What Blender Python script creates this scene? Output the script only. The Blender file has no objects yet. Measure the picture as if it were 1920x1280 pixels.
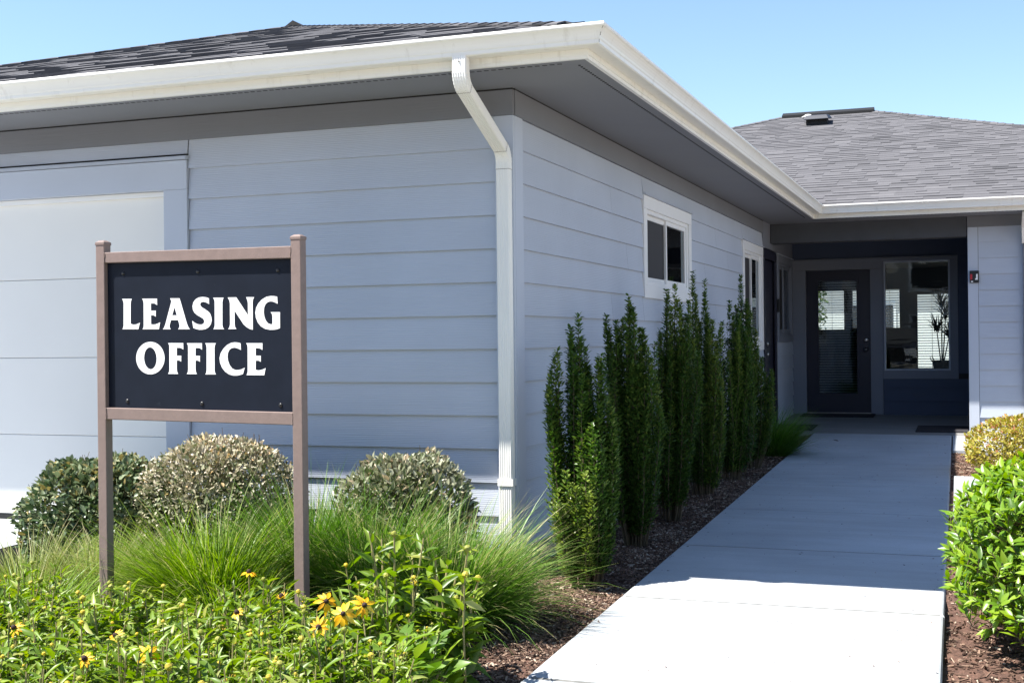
import bpy, bmesh, math, random
import numpy as np
from mathutils import Vector, Matrix

sc = bpy.context.scene
COL = sc.collection
random.seed(7)
RNG = np.random.default_rng(11)

# ------------------------------------------------------------------ camera
def cam_axes(yaw, pitch, roll):
    fwd = Vector((math.sin(yaw) * math.cos(pitch), math.cos(yaw) * math.cos(pitch), math.sin(pitch)))
    right = Vector((math.cos(yaw), -math.sin(yaw), 0))
    up = right.cross(fwd)
    return right * math.cos(roll) + up * math.sin(roll), -right * math.sin(roll) + up * math.cos(roll), fwd

cd = bpy.data.cameras.new('camera')
cam = bpy.data.objects.new('camera', cd)
COL.objects.link(cam)
_r, _u, _f = cam_axes(-0.353155, -0.000553, -0.0110656)
CAM = Vector((2.3226, -6.3179, 1.0885))
cam.matrix_world = Matrix(((_r.x, _u.x, -_f.x, CAM.x), (_r.y, _u.y, -_f.y, CAM.y), (_r.z, _u.z, -_f.z, CAM.z), (0, 0, 0, 1)))
cd.sensor_width = 36.0
cd.lens = 2375.96 / 1920 * 36.0
cd.clip_end = 2000
sc.camera = cam

# ------------------------------------------------------------------ sky and sun
SUN_TO = Vector((-0.535, -0.303, 1.0)).normalized()      # direction towards the sun
world = bpy.data.worlds.new('World')
sc.world = world
world.use_nodes = True
wn = world.node_tree.nodes
wl = world.node_tree.links
wn.clear()
sky = wn.new('ShaderNodeTexSky')
sky.sky_type = 'NISHITA'
sky.sun_disc = False
sky.sun_elevation = math.asin(SUN_TO.z)
sky.sun_rotation = math.atan2(SUN_TO.x, SUN_TO.y)
sky.altitude = 0
sky.air_density = 1.0
sky.dust_density = 0.3
sky.ozone_density = 3.0
bg = wn.new('ShaderNodeBackground')
bg.inputs['Strength'].default_value = 0.085
wo = wn.new('ShaderNodeOutputWorld')
wl.new(sky.outputs[0], bg.inputs[0])
wl.new(bg.outputs[0], wo.inputs[0])
sd = bpy.data.lights.new('sun', 'SUN')
sd.energy = 5.0
sd.angle = math.radians(0.53)
sd.color = (1.0, 0.955, 0.88)
sun = bpy.data.objects.new('sun', sd)
COL.objects.link(sun)
sun.rotation_euler = (-SUN_TO).to_track_quat('-Z', 'Y').to_euler()
sun.location = (-20, -12, 40)
sc.view_settings.view_transform = 'Standard'
sc.view_settings.look = 'None'
sc.view_settings.exposure = 1.45
sc.view_settings.gamma = 1.0
sc.view_settings.use_curve_mapping = False
sc.cycles.max_bounces = 8
sc.cycles.transparent_max_bounces = 12
sc.cycles.caustics_reflective = False
sc.cycles.caustics_refractive = False

# ------------------------------------------------------------------ materials
def nt(name):
    m = bpy.data.materials.new(name)
    m.use_nodes = True
    t = m.node_tree
    return m, t.nodes, t.links, t.nodes['Principled BSDF']

def ramp(n, l, src, stops):
    r = n.new('ShaderNodeValToRGB')
    el = r.color_ramp.elements
    while len(el) < len(stops):
        el.new(0.5)
    for e, (p, c) in zip(el, stops):
        e.position = p
        e.color = (*c, 1)
    l.new(src, r.inputs[0])
    return r.outputs[0]

def noise(n, l, scale, vec=None, detail=4, rough=0.55):
    t = n.new('ShaderNodeTexNoise')
    t.inputs['Scale'].default_value = scale
    t.inputs['Detail'].default_value = detail
    t.inputs['Roughness'].default_value = rough
    if vec is not None:
        l.new(vec, t.inputs['Vector'])
    return t.outputs['Fac']

def coords(n, l, scale=(1, 1, 1), which='pos'):
    if which == 'pos':
        g = n.new('ShaderNodeNewGeometry')
        src = g.outputs['Position']
    else:
        g = n.new('ShaderNodeTexCoord')
        src = g.outputs['Object']
    m = n.new('ShaderNodeMapping')
    m.inputs['Scale'].default_value = scale
    l.new(src, m.inputs['Vector'])
    return m.outputs[0]

def bump(n, l, h, strength, dist, bsdf):
    b = n.new('ShaderNodeBump')
    b.inputs['Strength'].default_value = strength
    b.inputs['Distance'].default_value = dist
    l.new(h, b.inputs['Height'])
    l.new(b.outputs[0], bsdf.inputs['Normal'])

def mixc(n, l, fac, a, b):
    m = n.new('ShaderNodeMix')
    m.data_type = 'RGBA'
    if hasattr(fac, 'links'):
        l.new(fac, m.inputs[0])
    else:
        m.inputs[0].default_value = fac
    for i, v in ((6, a), (7, b)):
        if hasattr(v, 'links'):
            l.new(v, m.inputs[i])
        else:
            m.inputs[i].default_value = (*v, 1)
    return m.outputs[2]

def paint(name, c, var=0.06, rough=0.5, nscale=3.0, grain=None, gstr=0.15, spec=0.4, dirt=None):
    m, n, l, b = nt(name)
    v = coords(n, l)
    lo = tuple(x * (1 - var) for x in c)
    hi = tuple(min(1, x * (1 + var)) for x in c)
    col = ramp(n, l, noise(n, l, nscale, v, 5), [(0.3, lo), (0.7, hi)])
    if dirt:
        f = ramp(n, l, noise(n, l, dirt[1], coords(n, l, dirt[3]), 6, 0.65), [(dirt[2], (0, 0, 0)), (dirt[2] + 0.2, (0.7, 0.7, 0.7))])
        col = mixc(n, l, f, col, dirt[0])
    l.new(col, b.inputs['Base Color'])
    b.inputs['Roughness'].default_value = rough
    b.inputs['Specular IOR Level'].default_value = spec
    if grain:
        bump(n, l, noise(n, l, 1.0, coords(n, l, grain), 6, 0.6), gstr, 0.004, b)
    return m

M = {}
# embossed wood-grain fibre cement: grain runs along the boards
def siding_mat(name, c, gs=0.32):
    m, n, l, b = nt(name)
    v = coords(n, l, (2.2, 2.2, 55.0))
    oi = n.new('ShaderNodeObjectInfo')
    add = n.new('ShaderNodeVectorMath')
    add.operation = 'ADD'
    sclr = n.new('ShaderNodeVectorMath')
    sclr.operation = 'SCALE'
    sclr.inputs[3].default_value = 37.0
    cmb = n.new('ShaderNodeCombineXYZ')
    for i in range(3):
        l.new(oi.outputs['Random'], cmb.inputs[i])
    l.new(cmb.outputs[0], sclr.inputs[0])
    l.new(v, add.inputs[0])
    l.new(sclr.outputs[0], add.inputs[1])
    g = n.new('ShaderNodeTexWave')
    g.wave_type = 'BANDS'
    g.bands_direction = 'Z'
    g.inputs['Scale'].default_value = 0.55
    g.inputs['Distortion'].default_value = 9.0
    g.inputs['Detail'].default_value = 3.0
    g.inputs['Detail Scale'].default_value = 0.55
    l.new(add.outputs[0], g.inputs['Vector'])
    fine = noise(n, l, 1.6, add.outputs[0], 6, 0.65)
    mx = n.new('ShaderNodeMath')
    mx.operation = 'MULTIPLY_ADD'
    l.new(g.outputs['Fac'], mx.inputs[0])
    mx.inputs[1].default_value = 0.55
    l.new(fine, mx.inputs[2])
    bump(n, l, mx.outputs[0], gs, 0.0035, b)
    lo = tuple(x * 0.945 for x in c)
    hi = tuple(x * 1.04 for x in c)
    big = ramp(n, l, noise(n, l, 1.3, coords(n, l), 4), [(0.3, lo), (0.7, hi)])
    # per-board shade
    tint = ramp(n, l, oi.outputs['Random'], [(0.0, (0.93, 0.935, 0.94)), (1.0, (1.0, 1.0, 1.0))])
    mul = n.new('ShaderNodeMix')
    mul.data_type = 'RGBA'
    mul.blend_type = 'MULTIPLY'
    mul.inputs[0].default_value = 1.0
    l.new(big, mul.inputs[6])
    l.new(tint, mul.inputs[7])
    l.new(mul.outputs[2], b.inputs['Base Color'])
    b.inputs['Roughness'].default_value = 0.55
    b.inputs['Specular IOR Level'].default_value = 0.35
    return m

GREY = (0.47, 0.51, 0.59)
M['siding'] = siding_mat('siding_paint', GREY)
M['trim'] = paint('trim_paint', (0.47, 0.51, 0.59), 0.03, 0.5, 2.0, (4, 4, 60), 0.15)
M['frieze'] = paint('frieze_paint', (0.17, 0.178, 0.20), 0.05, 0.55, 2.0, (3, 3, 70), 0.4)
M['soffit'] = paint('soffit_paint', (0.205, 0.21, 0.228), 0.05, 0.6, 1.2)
M['slot'] = paint('vent_slot_dark', (0.015, 0.015, 0.016), 0.05, 0.8)
M['white'] = paint('white_enamel', (0.80, 0.785, 0.73), 0.025, 0.32, 1.5, None, 0, 0.5, ((0.58, 0.55, 0.48), 1.0, 0.56, (16, 16, 1.6)))
M['spout'] = paint('downspout_enamel', (0.80, 0.79, 0.75), 0.02, 0.35, 2.0, None, 0, 0.5, ((0.55, 0.52, 0.46), 5, 0.64, (1, 1, 1)))
M['seam'] = paint('seam_dirt', (0.16, 0.14, 0.12), 0.2, 0.8, 40)
M['vinyl'] = paint('white_vinyl', (0.80, 0.80, 0.80), 0.02, 0.4, 3)
M['garage'] = paint('garage_door_paint', (0.78, 0.77, 0.74), 0.02, 0.45, 1.2, (60, 60, 60), 0.08)
M['navy'] = paint('navy_door_paint', (0.018, 0.018, 0.034), 0.08, 0.4, 3)
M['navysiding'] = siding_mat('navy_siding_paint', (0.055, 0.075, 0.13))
M['porchtrim_shaded'] = paint('trim_paint_porch_shade', (0.20, 0.215, 0.26), 0.04, 0.55, 2, (4, 4, 60), 0.15)  # trim paint darkened for the porch: its deep shade is put into the colour
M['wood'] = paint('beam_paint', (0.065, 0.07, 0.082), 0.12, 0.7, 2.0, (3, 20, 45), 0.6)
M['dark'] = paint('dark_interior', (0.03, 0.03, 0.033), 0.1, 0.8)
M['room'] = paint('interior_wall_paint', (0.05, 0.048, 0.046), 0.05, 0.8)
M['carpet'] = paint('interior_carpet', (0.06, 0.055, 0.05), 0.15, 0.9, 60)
M['blind'] = paint('blind_slat', (0.75, 0.75, 0.73), 0.02, 0.5)
M['screen'] = paint('insect_screen', (0.035, 0.033, 0.035), 0.1, 0.7, 200)
M['metal'] = paint('brushed_metal', (0.42, 0.41, 0.40), 0.08, 0.35, 20)
M['metal'].node_tree.nodes['Principled BSDF'].inputs['Metallic'].default_value = 0.9
M['black'] = paint('black_plastic', (0.012, 0.012, 0.013), 0.1, 0.4)
M['red'] = paint('red_print', (0.45, 0.02, 0.03), 0.05, 0.4)
M['mat'] = paint('door_mat_fibre', (0.022, 0.02, 0.024), 0.25, 0.95, 120, (150, 150, 150), 0.6)
M['bronze'] = paint('brown_post_paint', (0.215, 0.16, 0.143), 0.07, 0.5, 30, (170, 170, 90), 0.2, 0.25)
M['panel'] = paint('navy_sign_panel', (0.009, 0.0125, 0.022), 0.12, 0.5, 9, (120, 120, 120), 0.05, 0.12, ((0.04, 0.055, 0.07), 14, 0.66, (1, 1, 1)))
M['letter'] = paint('white_lettering', (0.86, 0.86, 0.86), 0.01, 0.45)
M['ridge'] = paint('ridge_vent', (0.007, 0.007, 0.008), 0.2, 0.7, 30)
M['ventbox'] = paint('roof_vent_metal', (0.03, 0.034, 0.048), 0.1, 0.5, 8)
M['stone'] = paint('pale_rock', (0.62, 0.60, 0.56), 0.15, 0.8, 18, (30, 30, 30), 0.5)
M['bark'] = paint('shrub_stem', (0.11, 0.08, 0.045), 0.25, 0.8, 60, (60, 60, 20), 0.4)
M['stalk'] = paint('flower_stem', (0.27, 0.23, 0.10), 0.25, 0.6, 50)
M['pot'] = paint('woven_pot', (0.03, 0.022, 0.018), 0.2, 0.7, 60)
M['brick'] = paint('brown_stucco', (0.34, 0.32, 0.30), 0.1, 0.8, 3)
M['truckpaint'] = paint('dark_truck_paint', (0.03, 0.032, 0.04), 0.05, 0.2, 3)
M['filler'] = paint('joint_filler', (0.15, 0.148, 0.14), 0.3, 0.9, 20)
M['farwall'] = paint('far_building_paint', (0.70, 0.70, 0.68), 0.03, 0.6, 1)
M['lot'] = paint('parking_concrete', (0.42, 0.365, 0.29), 0.1, 0.85, 0.6, (30, 30, 30), 0.2)

def concrete(name, c, broom=(6, 60, 6), stain=(0.27, 0.28, 0.29)):
    m, n, l, b = nt(name)
    v = coords(n, l)
    base = ramp(n, l, noise(n, l, 1.1, v, 6, 0.6), [(0.28, tuple(x * 0.83 for x in c)), (0.72, tuple(x * 1.08 for x in c))])
    fine = ramp(n, l, noise(n, l, 90, v, 3), [(0.35, (0.93, 0.93, 0.93)), (0.65, (1, 1, 1))])
    mul = n.new('ShaderNodeMix')
    mul.data_type = 'RGBA'
    mul.blend_type = 'MULTIPLY'
    mul.inputs[0].default_value = 1
    l.new(base, mul.inputs[6])
    l.new(fine, mul.inputs[7])
    f = ramp(n, l, noise(n, l, 1.0, coords(n, l, (0.8, 5.5, 1)), 6, 0.7), [(0.42, (0, 0, 0)), (0.75, (0.65, 0.65, 0.65))])
    l.new(mixc(n, l, f, mul.outputs[2], stain), b.inputs['Base Color'])
    b.inputs['Roughness'].default_value = 0.8
    b.inputs['Specular IOR Level'].default_value = 0.3
    bump(n, l, noise(n, l, 5.0, coords(n, l, broom), 5), 0.25, 0.003, b)
    return m
M['concrete'] = concrete('concrete', (0.39, 0.415, 0.44))
M['concrete2'] = concrete('porch_concrete', (0.22, 0.215, 0.21))
M['cedge'] = concrete('concrete_edge', (0.25, 0.235, 0.21))

# mulch
m, n, l, b = nt('bark_mulch')
v = coords(n, l)
vo = n.new('ShaderNodeTexVoronoi')
vo.inputs['Scale'].default_value = 55
l.new(coords(n, l, (1, 0.6, 1)), vo.inputs['Vector'])
c1 = ramp(n, l, noise(n, l, 34, v, 6, 0.7), [(0.25, (0.035, 0.017, 0.012)), (0.5, (0.11, 0.055, 0.038)), (0.75, (0.24, 0.14, 0.10))])
c2 = ramp(n, l, vo.outputs['Color'], [(0.2, (0.06, 0.03, 0.02)), (0.8, (0.19, 0.10, 0.07))])
l.new(mixc(n, l, 0.45, c1, c2), b.inputs['Base Color'])
b.inputs['Roughness'].default_value = 0.9
bump(n, l, noise(n, l, 60, v, 6, 0.7), 0.9, 0.02, b)
M['mulch'] = m

def tone_mat(name, stops, rough=0.5, transl=0.0, spec=0.35, tcol=None, nz=0.0, nscale=40, sheen=None):
    """colour from the 'tone' attribute of each piece"""
    m, n, l, b = nt(name)
    a = n.new('ShaderNodeAttribute')
    a.attribute_name = 'tone'
    src = a.outputs['Fac']
    if nz:
        md = n.new('ShaderNodeMath')
        md.operation = 'MULTIPLY_ADD'
        l.new(noise(n, l, nscale, coords(n, l), 4), md.inputs[0])
        md.inputs[1].default_value = nz
        sb = n.new('ShaderNodeMath')
        sb.operation = 'SUBTRACT'
        l.new(src, sb.inputs[0])
        sb.inputs[1].default_value = nz / 2
        l.new(sb.outputs[0], md.inputs[2])
        src = md.outputs[0]
    col = ramp(n, l, src, stops)
    l.new(col, b.inputs['Base Color'])
    b.inputs['Roughness'].default_value = rough
    b.inputs['Specular IOR Level'].default_value = spec
    if transl:
        tr = n.new('ShaderNodeBsdfTranslucent')
        hs = n.new('ShaderNodeHueSaturation')
        hs.inputs['Saturation'].default_value = 1.15
        hs.inputs['Value'].default_value = 1.25
        l.new(col, hs.inputs['Color'])
        l.new(hs.outputs[0], tr.inputs['Color'])
        mx = n.new('ShaderNodeMixShader')
        mx.inputs[0].default_value = transl
        l.new(b.outputs[0], mx.inputs[1])
        l.new(tr.outputs[0], mx.inputs[2])
        l.new(mx.outputs[0], n['Material Output'].inputs['Surface'])
    return m

M['shingle'] = tone_mat('asphalt_shingle', [(0.0, (0.022, 0.022, 0.024)), (0.35, (0.075, 0.074, 0.079)), (0.6, (0.104, 0.102, 0.109)), (1.0, (0.135, 0.132, 0.139))], 0.9, 0, 0.2, nz=0.10, nscale=220)
M['chip'] = tone_mat('bark_chips', [(0, (0.04, 0.022, 0.015)), (0.5, (0.125, 0.075, 0.052)), (0.85, (0.26, 0.175, 0.125)), (1, (0.50, 0.42, 0.33))], 0.9)
M['leaf_dark'] = tone_mat('dark_glossy_leaf', [(0, (0.022, 0.048, 0.018)), (0.45, (0.065, 0.11, 0.045)), (0.8, (0.23, 0.28, 0.16)), (0.97, (0.36, 0.37, 0.22)), (1, (0.34, 0.28, 0.11))], 0.4, 0.16, 0.5)
M['leaf_tan'] = tone_mat('bleached_leaf', [(0, (0.05, 0.08, 0.028)), (0.35, (0.16, 0.18, 0.085)), (0.65, (0.40, 0.36, 0.25)), (0.985, (0.66, 0.58, 0.47)), (1, (0.60, 0.42, 0.22))], 0.5, 0.15, 0.4)
M['leaf_sage'] = tone_mat('grey_green_leaf', [(0, (0.04, 0.07, 0.02)), (0.45, (0.13, 0.155, 0.07)), (0.9, (0.36, 0.36, 0.26)), (1, (0.48, 0.38, 0.26))], 0.42, 0.18, 0.45)
M['leaf_holly'] = tone_mat('upright_shrub_leaf', [(0, (0.032, 0.075, 0.014)), (0.5, (0.08, 0.155, 0.028)), (0.92, (0.22, 0.28, 0.06)), (1, (0.26, 0.16, 0.05))], 0.33, 0.28, 0.5)
M['leaf_laurel'] = tone_mat('laurel_leaf', [(0, (0.035, 0.085, 0.010)), (0.5, (0.12, 0.235, 0.018)), (1, (0.26, 0.38, 0.03))], 0.34, 0.36, 0.5)
M['leaf_gold'] = tone_mat('golden_leaf', [(0, (0.11, 0.12, 0.02)), (0.45, (0.34, 0.31, 0.05)), (0.85, (0.48, 0.42, 0.09)), (1, (0.36, 0.16, 0.07))], 0.42, 0.28, 0.4)
M['leaf_rud'] = tone_mat('coneflower_leaf', [(0, (0.045, 0.095, 0.012)), (0.5, (0.14, 0.235, 0.024)), (0.9, (0.26, 0.34, 0.045)), (1, (0.40, 0.42, 0.14))], 0.4, 0.36, 0.4)
M['leaf_broad'] = tone_mat('broad_leaf', [(0, (0.06, 0.13, 0.014)), (0.5, (0.13, 0.235, 0.026)), (1, (0.24, 0.33, 0.05))], 0.4, 0.32, 0.4)
M['grass'] = tone_mat('fountain_grass_blade', [(0, (0.035, 0.085, 0.010)), (0.5, (0.082, 0.195, 0.022)), (0.85, (0.18, 0.30, 0.055)), (1, (0.42, 0.38, 0.19))], 0.42, 0.34, 0.35)
M['grass_lime'] = tone_mat('lime_grass_blade', [(0, (0.08, 0.145, 0.012)), (0.5, (0.16, 0.285, 0.020)), (0.85, (0.26, 0.36, 0.05)), (1, (0.45, 0.41, 0.20))], 0.42, 0.36, 0.35)
M['grass_pale'] = tone_mat('pale_grass_blade', [(0, (0.09, 0.135, 0.03)), (0.5, (0.20, 0.26, 0.06)), (0.85, (0.33, 0.34, 0.13)), (1, (0.46, 0.41, 0.23))], 0.5, 0.3, 0.3)
M['petal'] = tone_mat('coneflower_petal', [(0, (0.70, 0.30, 0.008)), (0.5, (0.84, 0.50, 0.016)), (1, (0.90, 0.66, 0.10))], 0.5, 0.3, 0.3)
M['cone'] = paint('coneflower_cone', (0.035, 0.014, 0.012), 0.3, 0.7, 200, (300, 300, 300), 0.8)
M['bud'] = tone_mat('coneflower_bud', [(0, (0.13, 0.18, 0.03)), (0.6, (0.33, 0.32, 0.06)), (1, (0.66, 0.44, 0.03))], 0.6, 0.15)
M['houseplant'] = tone_mat('houseplant_leaf', [(0, (0.012, 0.02, 0.008)), (1, (0.05, 0.07, 0.02))], 0.4, 0.15)
M['treeleaf'] = tone_mat('tree_leaf', [(0, (0.04, 0.08, 0.015)), (1, (0.13, 0.2, 0.035))], 0.5, 0.3)

def glass_mat(name, tint):
    m, n, l, b = nt(name)
    tr = n.new('ShaderNodeBsdfTransparent')
    tr.inputs[0].default_value = (*tint, 1)
    gl = n.new('ShaderNodeBsdfGlossy')
    gl.inputs['Roughness'].default_value = 0.015
    gl.inputs['Color'].default_value = (0.9, 0.95, 1, 1)
    fr = n.new('ShaderNodeFresnel')
    fr.inputs['IOR'].default_value = 1.5
    bump_ = n.new('ShaderNodeBump')
    bump_.inputs['Strength'].default_value = 0.06
    bump_.inputs['Distance'].default_value = 0.01
    l.new(noise(n, l, 2.2, coords(n, l, (1, 1, 3.0)), 2), bump_.inputs['Height'])
    l.new(bump_.outputs[0], gl.inputs['Normal'])
    mx = n.new('ShaderNodeMixShader')
    l.new(fr.outputs[0], mx.inputs[0])
    l.new(tr.outputs[0], mx.inputs[1])
    l.new(gl.outputs[0], mx.inputs[2])
    l.new(mx.outputs[0], n['Material Output'].inputs['Surface'])
    return m
M['glass'] = glass_mat('window_glass', (0.80, 0.86, 0.86))

# ------------------------------------------------------------------ helpers
def link(name, me, mat, parent=None, smooth=False):
    if mat is not None:
        me.materials.append(M[mat])
    o = bpy.data.objects.new(name, me)
    COL.objects.link(o)
    if parent is not None:
        o.parent = parent
    if smooth:
        me.polygons.foreach_set('use_smooth', [True] * len(me.polygons))
    return o

def np_mesh(name, V, F, tone=None):
    V = np.asarray(V, dtype=np.float32)
    F = np.asarray(F, dtype=np.int32)
    me = bpy.data.meshes.new(name)
    me.vertices.add(len(V))
    me.vertices.foreach_set('co', V.ravel())
    k = F.shape[1]
    me.loops.add(F.size)
    me.polygons.add(len(F))
    me.polygons.foreach_set('loop_start', np.arange(0, F.size, k, dtype=np.int32))
    me.polygons.foreach_set('loop_total', np.full(len(F), k, dtype=np.int32))
    me.loops.foreach_set('vertex_index', F.ravel())
    me.update(calc_edges=True)
    if tone is not None:
        a = me.attributes.new('tone', 'FLOAT', 'POINT')
        a.data.foreach_set('value', np.asarray(tone, dtype=np.float32))
    return me

class MB:
    def __init__(s):
        s.v = []
        s.f = []
        s.t = []
        s.tone = 0.5
    def add(s, vs, fs):
        b = len(s.v)
        s.v += [tuple(p) for p in vs]
        s.t += [s.tone] * len(vs)
        s.f += [tuple(b + i for i in f) for f in fs]
        return s
    BF = ((0, 3, 2, 1), (4, 5, 6, 7), (0, 1, 5, 4), (1, 2, 6, 5), (2, 3, 7, 6), (3, 0, 4, 7))
    def box(s, x0, x1, y0, y1, z0, z1):
        if x0 > x1: x0, x1 = x1, x0
        if y0 > y1: y0, y1 = y1, y0
        if z0 > z1: z0, z1 = z1, z0
        return s.add([(x0, y0, z0), (x1, y0, z0), (x1, y1, z0), (x0, y1, z0), (x0, y0, z1), (x1, y0, z1), (x1, y1, z1), (x0, y1, z1)], s.BF)
    def hexa(s, lower, upper):
        return s.add(list(lower) + list(upper), s.BF)
    def prism(s, poly, place, h0, h1):
        """poly: (a,b) outline; place(a,b,h) -> point"""
        n = len(poly)
        vs = [place(a, b, h0) for a, b in poly] + [place(a, b, h1) for a, b in poly]
        fs = [tuple(range(n - 1, -1, -1)), tuple(range(n, 2 * n))]
        fs += [(i, (i + 1) % n, n + (i + 1) % n, n + i) for i in range(n)]
        return s.add(vs, fs)
    def tube(s, path, rad, n=8, cap=True):
        path = [Vector(p) for p in path]
        if not hasattr(rad, '__len__'):
            rad = [rad] * len(path)
        rings = []
        ref = None
        for i, p in enumerate(path):
            d = (path[min(i + 1, len(path) - 1)] - path[max(i - 1, 0)]).normalized()
            if ref is None:
                ref = d.orthogonal().normalized()
            ref = (ref - d * ref.dot(d)).normalized()
            q = d.cross(ref)
            rings.append([p + (ref * math.cos(2 * math.pi * k / n) + q * math.sin(2 * math.pi * k / n)) * rad[i] for k in range(n)])
        vs = [v for r in rings for v in r]
        fs = []
        for i in range(len(rings) - 1):
            for k in range(n):
                fs.append((i * n + k, i * n + (k + 1) % n, (i + 1) * n + (k + 1) % n, (i + 1) * n + k))
        if cap:
            fs.append(tuple(range(n - 1, -1, -1)))
            fs.append(tuple(range(len(vs) - n, len(vs))))
        return s.add(vs, fs)
    def lathe(s, prof, c, n=20, axis=Vector((0, 0, 1))):
        axis = axis.normalized()
        a = axis.orthogonal().normalized()
        b = axis.cross(a)
        c = Vector(c)
        vs = []
        for r, h in prof:
            for k in range(n):
                t = 2 * math.pi * k / n
                vs.append(c + axis * h + (a * math.cos(t) + b * math.sin(t)) * max(r, 1e-5))
        fs = []
        for i in range(len(prof) - 1):
            for k in range(n):
                fs.append((i * n + k, i * n + (k + 1) % n, (i + 1) * n + (k + 1) % n, (i + 1) * n + k))
        fs.append(tuple(range(n - 1, -1, -1)))
        fs.append(tuple(range(len(vs) - n, len(vs))))
        return s.add(vs, fs)
    def mesh(s, name, tones=False):
        me = bpy.data.meshes.new(name)
        me.from_pydata(s.v, [], s.f)
        me.update()
        if tones:
            a = me.attributes.new('tone', 'FLOAT', 'POINT')
            a.data.foreach_set('value', s.t)
        return me
    def obj(s, name, mat, parent=None, smooth=False, bev=0, tones=False):
        o = link(name, s.mesh(name, tones), mat, parent, smooth)
        if bev:
            md = o.modifiers.new('bevel', 'BEVEL')
            md.width = bev
            md.segments = 2
            md.limit_method = 'ANGLE'
        return o

def box(name, mat, parent, *d, bev=0):
    return MB().box(*d).obj(name, mat, parent, bev=bev)

def tag(o, label=None, cat=None, group=None, kind=None):
    if label: o['label'] = label
    if cat: o['category'] = cat
    if group: o['group'] = group
    if kind: o['kind'] = kind
    return o

def empty(name, loc=(0, 0, 0)):
    e = bpy.data.objects.new(name, None)
    e.empty_display_size = 0.1
    COL.objects.link(e)
    e.location = loc
    return e

def unit(a):
    return a / np.maximum(np.linalg.norm(a, axis=-1, keepdims=True), 1e-9)

def leaf_cloud(pos, axis, nrm, L, W, tone, fold=0.25, droop=0.15, w1=0.42, w2=0.40):
    """many folded leaves: 7 vertices, 6 triangles each; w1, w2 half widths near base and near tip"""
    N = len(pos)
    axis = unit(axis)
    side = unit(np.cross(axis, nrm))
    nr = np.cross(side, axis)
    L = np.broadcast_to(L, (N,))[:, None]
    W = np.broadcast_to(W, (N,))[:, None]
    p1, p2, pm = pos + axis * L * 0.28, pos + axis * L * 0.66 - nr * L * droop * 0.35, pos + axis * L * 0.47 - nr * L * droop * 0.12
    V = np.stack([pos, p1 + side * W * w1 + nr * W * fold * 0.4, p1 - side * W * w1 + nr * W * fold * 0.4,
                  p2 + side * W * w2 + nr * W * fold * 0.4, p2 - side * W * w2 + nr * W * fold * 0.4,
                  pm - nr * W * fold * 0.25, pos + axis * L - nr * L * droop], 1).reshape(-1, 3)
    b = (np.arange(N) * 7)[:, None]
    F = np.concatenate([b + np.array([q]) for q in ([0, 5, 1], [0, 2, 5], [1, 5, 3], [5, 2, 4], [3, 5, 6], [5, 4, 6])], 0)
    return V, F, np.repeat(tone, 7)

def merge(parts):
    Vs, Fs, Ts, o = [], [], [], 0
    for V, F, T in parts:
        Vs.append(V); Fs.append(F + o); Ts.append(T); o += len(V)
    return np.concatenate(Vs), np.concatenate(Fs), np.concatenate(Ts)

def rvec(n, rng=RNG):
    return unit(rng.normal(size=(n, 3)))

def walk_z(y):
    return -0.0175 * (8.2 - y)
def walk_l(y):
    return 0.675 - 0.0155 * y
def walk_r(y):
    return 2.16 - 0.0152 * y

# ================================================================== SETTING
ground = MB().add([(-400, -400, -0.32), (400, -400, -0.32), (400, 400, -0.32), (-400, 400, -0.32)], [(0, 1, 2, 3)]).obj('ground', 'lot')
tag(ground, 'pale concrete ground around the building', 'ground', kind='structure')

def grid_sheet(name, mat, x0, x1, y0, y1, zf, step, amp=0.0, clip=None):
    nx, ny = int((x1 - x0) / step) + 1, int((y1 - y0) / step) + 1
    xs, ys = np.linspace(x0, x1, nx), np.linspace(y0, y1, ny)
    X, Y = np.meshgrid(xs, ys)
    if clip is not None:
        lo, hi = clip(Y)
        X = np.clip(X, lo, hi)
    rg = np.random.default_rng(5)
    Z = zf(X, Y) + rg.normal(size=X.shape) * amp
    V = np.stack([X, Y, Z], -1).reshape(-1, 3)
    i = np.arange((ny - 1) * nx).reshape(ny - 1, nx)[:, :-1].ravel()
    F = np.stack([i, i + 1, i + nx + 1, i + nx], 1)
    return link(name, np_mesh(name, V, F), mat, None, True)

def bed_z(x, y):
    """mulch level of the planted beds"""
    side = np.minimum(walk_z(y) - 0.035, 0.0)
    return side + 0.02 * np.sin(x * 3.1 + 0.7) * np.sin(y * 2.3) + 0.012 * np.sin(x * 9 + y * 7)

o = grid_sheet('mulch_bed', 'mulch', -3.0, 0.70, -4.6, 8.7, bed_z, 0.045, 0.004, lambda Y: (-2.75, walk_l(Y) + 0.02))
tag(o, 'reddish brown bark mulch bed around the garage corner', 'mulch', kind='structure')
o = grid_sheet('mulch_bed', 'mulch', 2.0, 6.0, -4.6, 8.7, bed_z, 0.05, 0.004, lambda Y: (walk_r(Y) - 0.01, 99))
tag(o, 'bark mulch bed along the outer side of the walkway', 'mulch', kind='structure')

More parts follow.
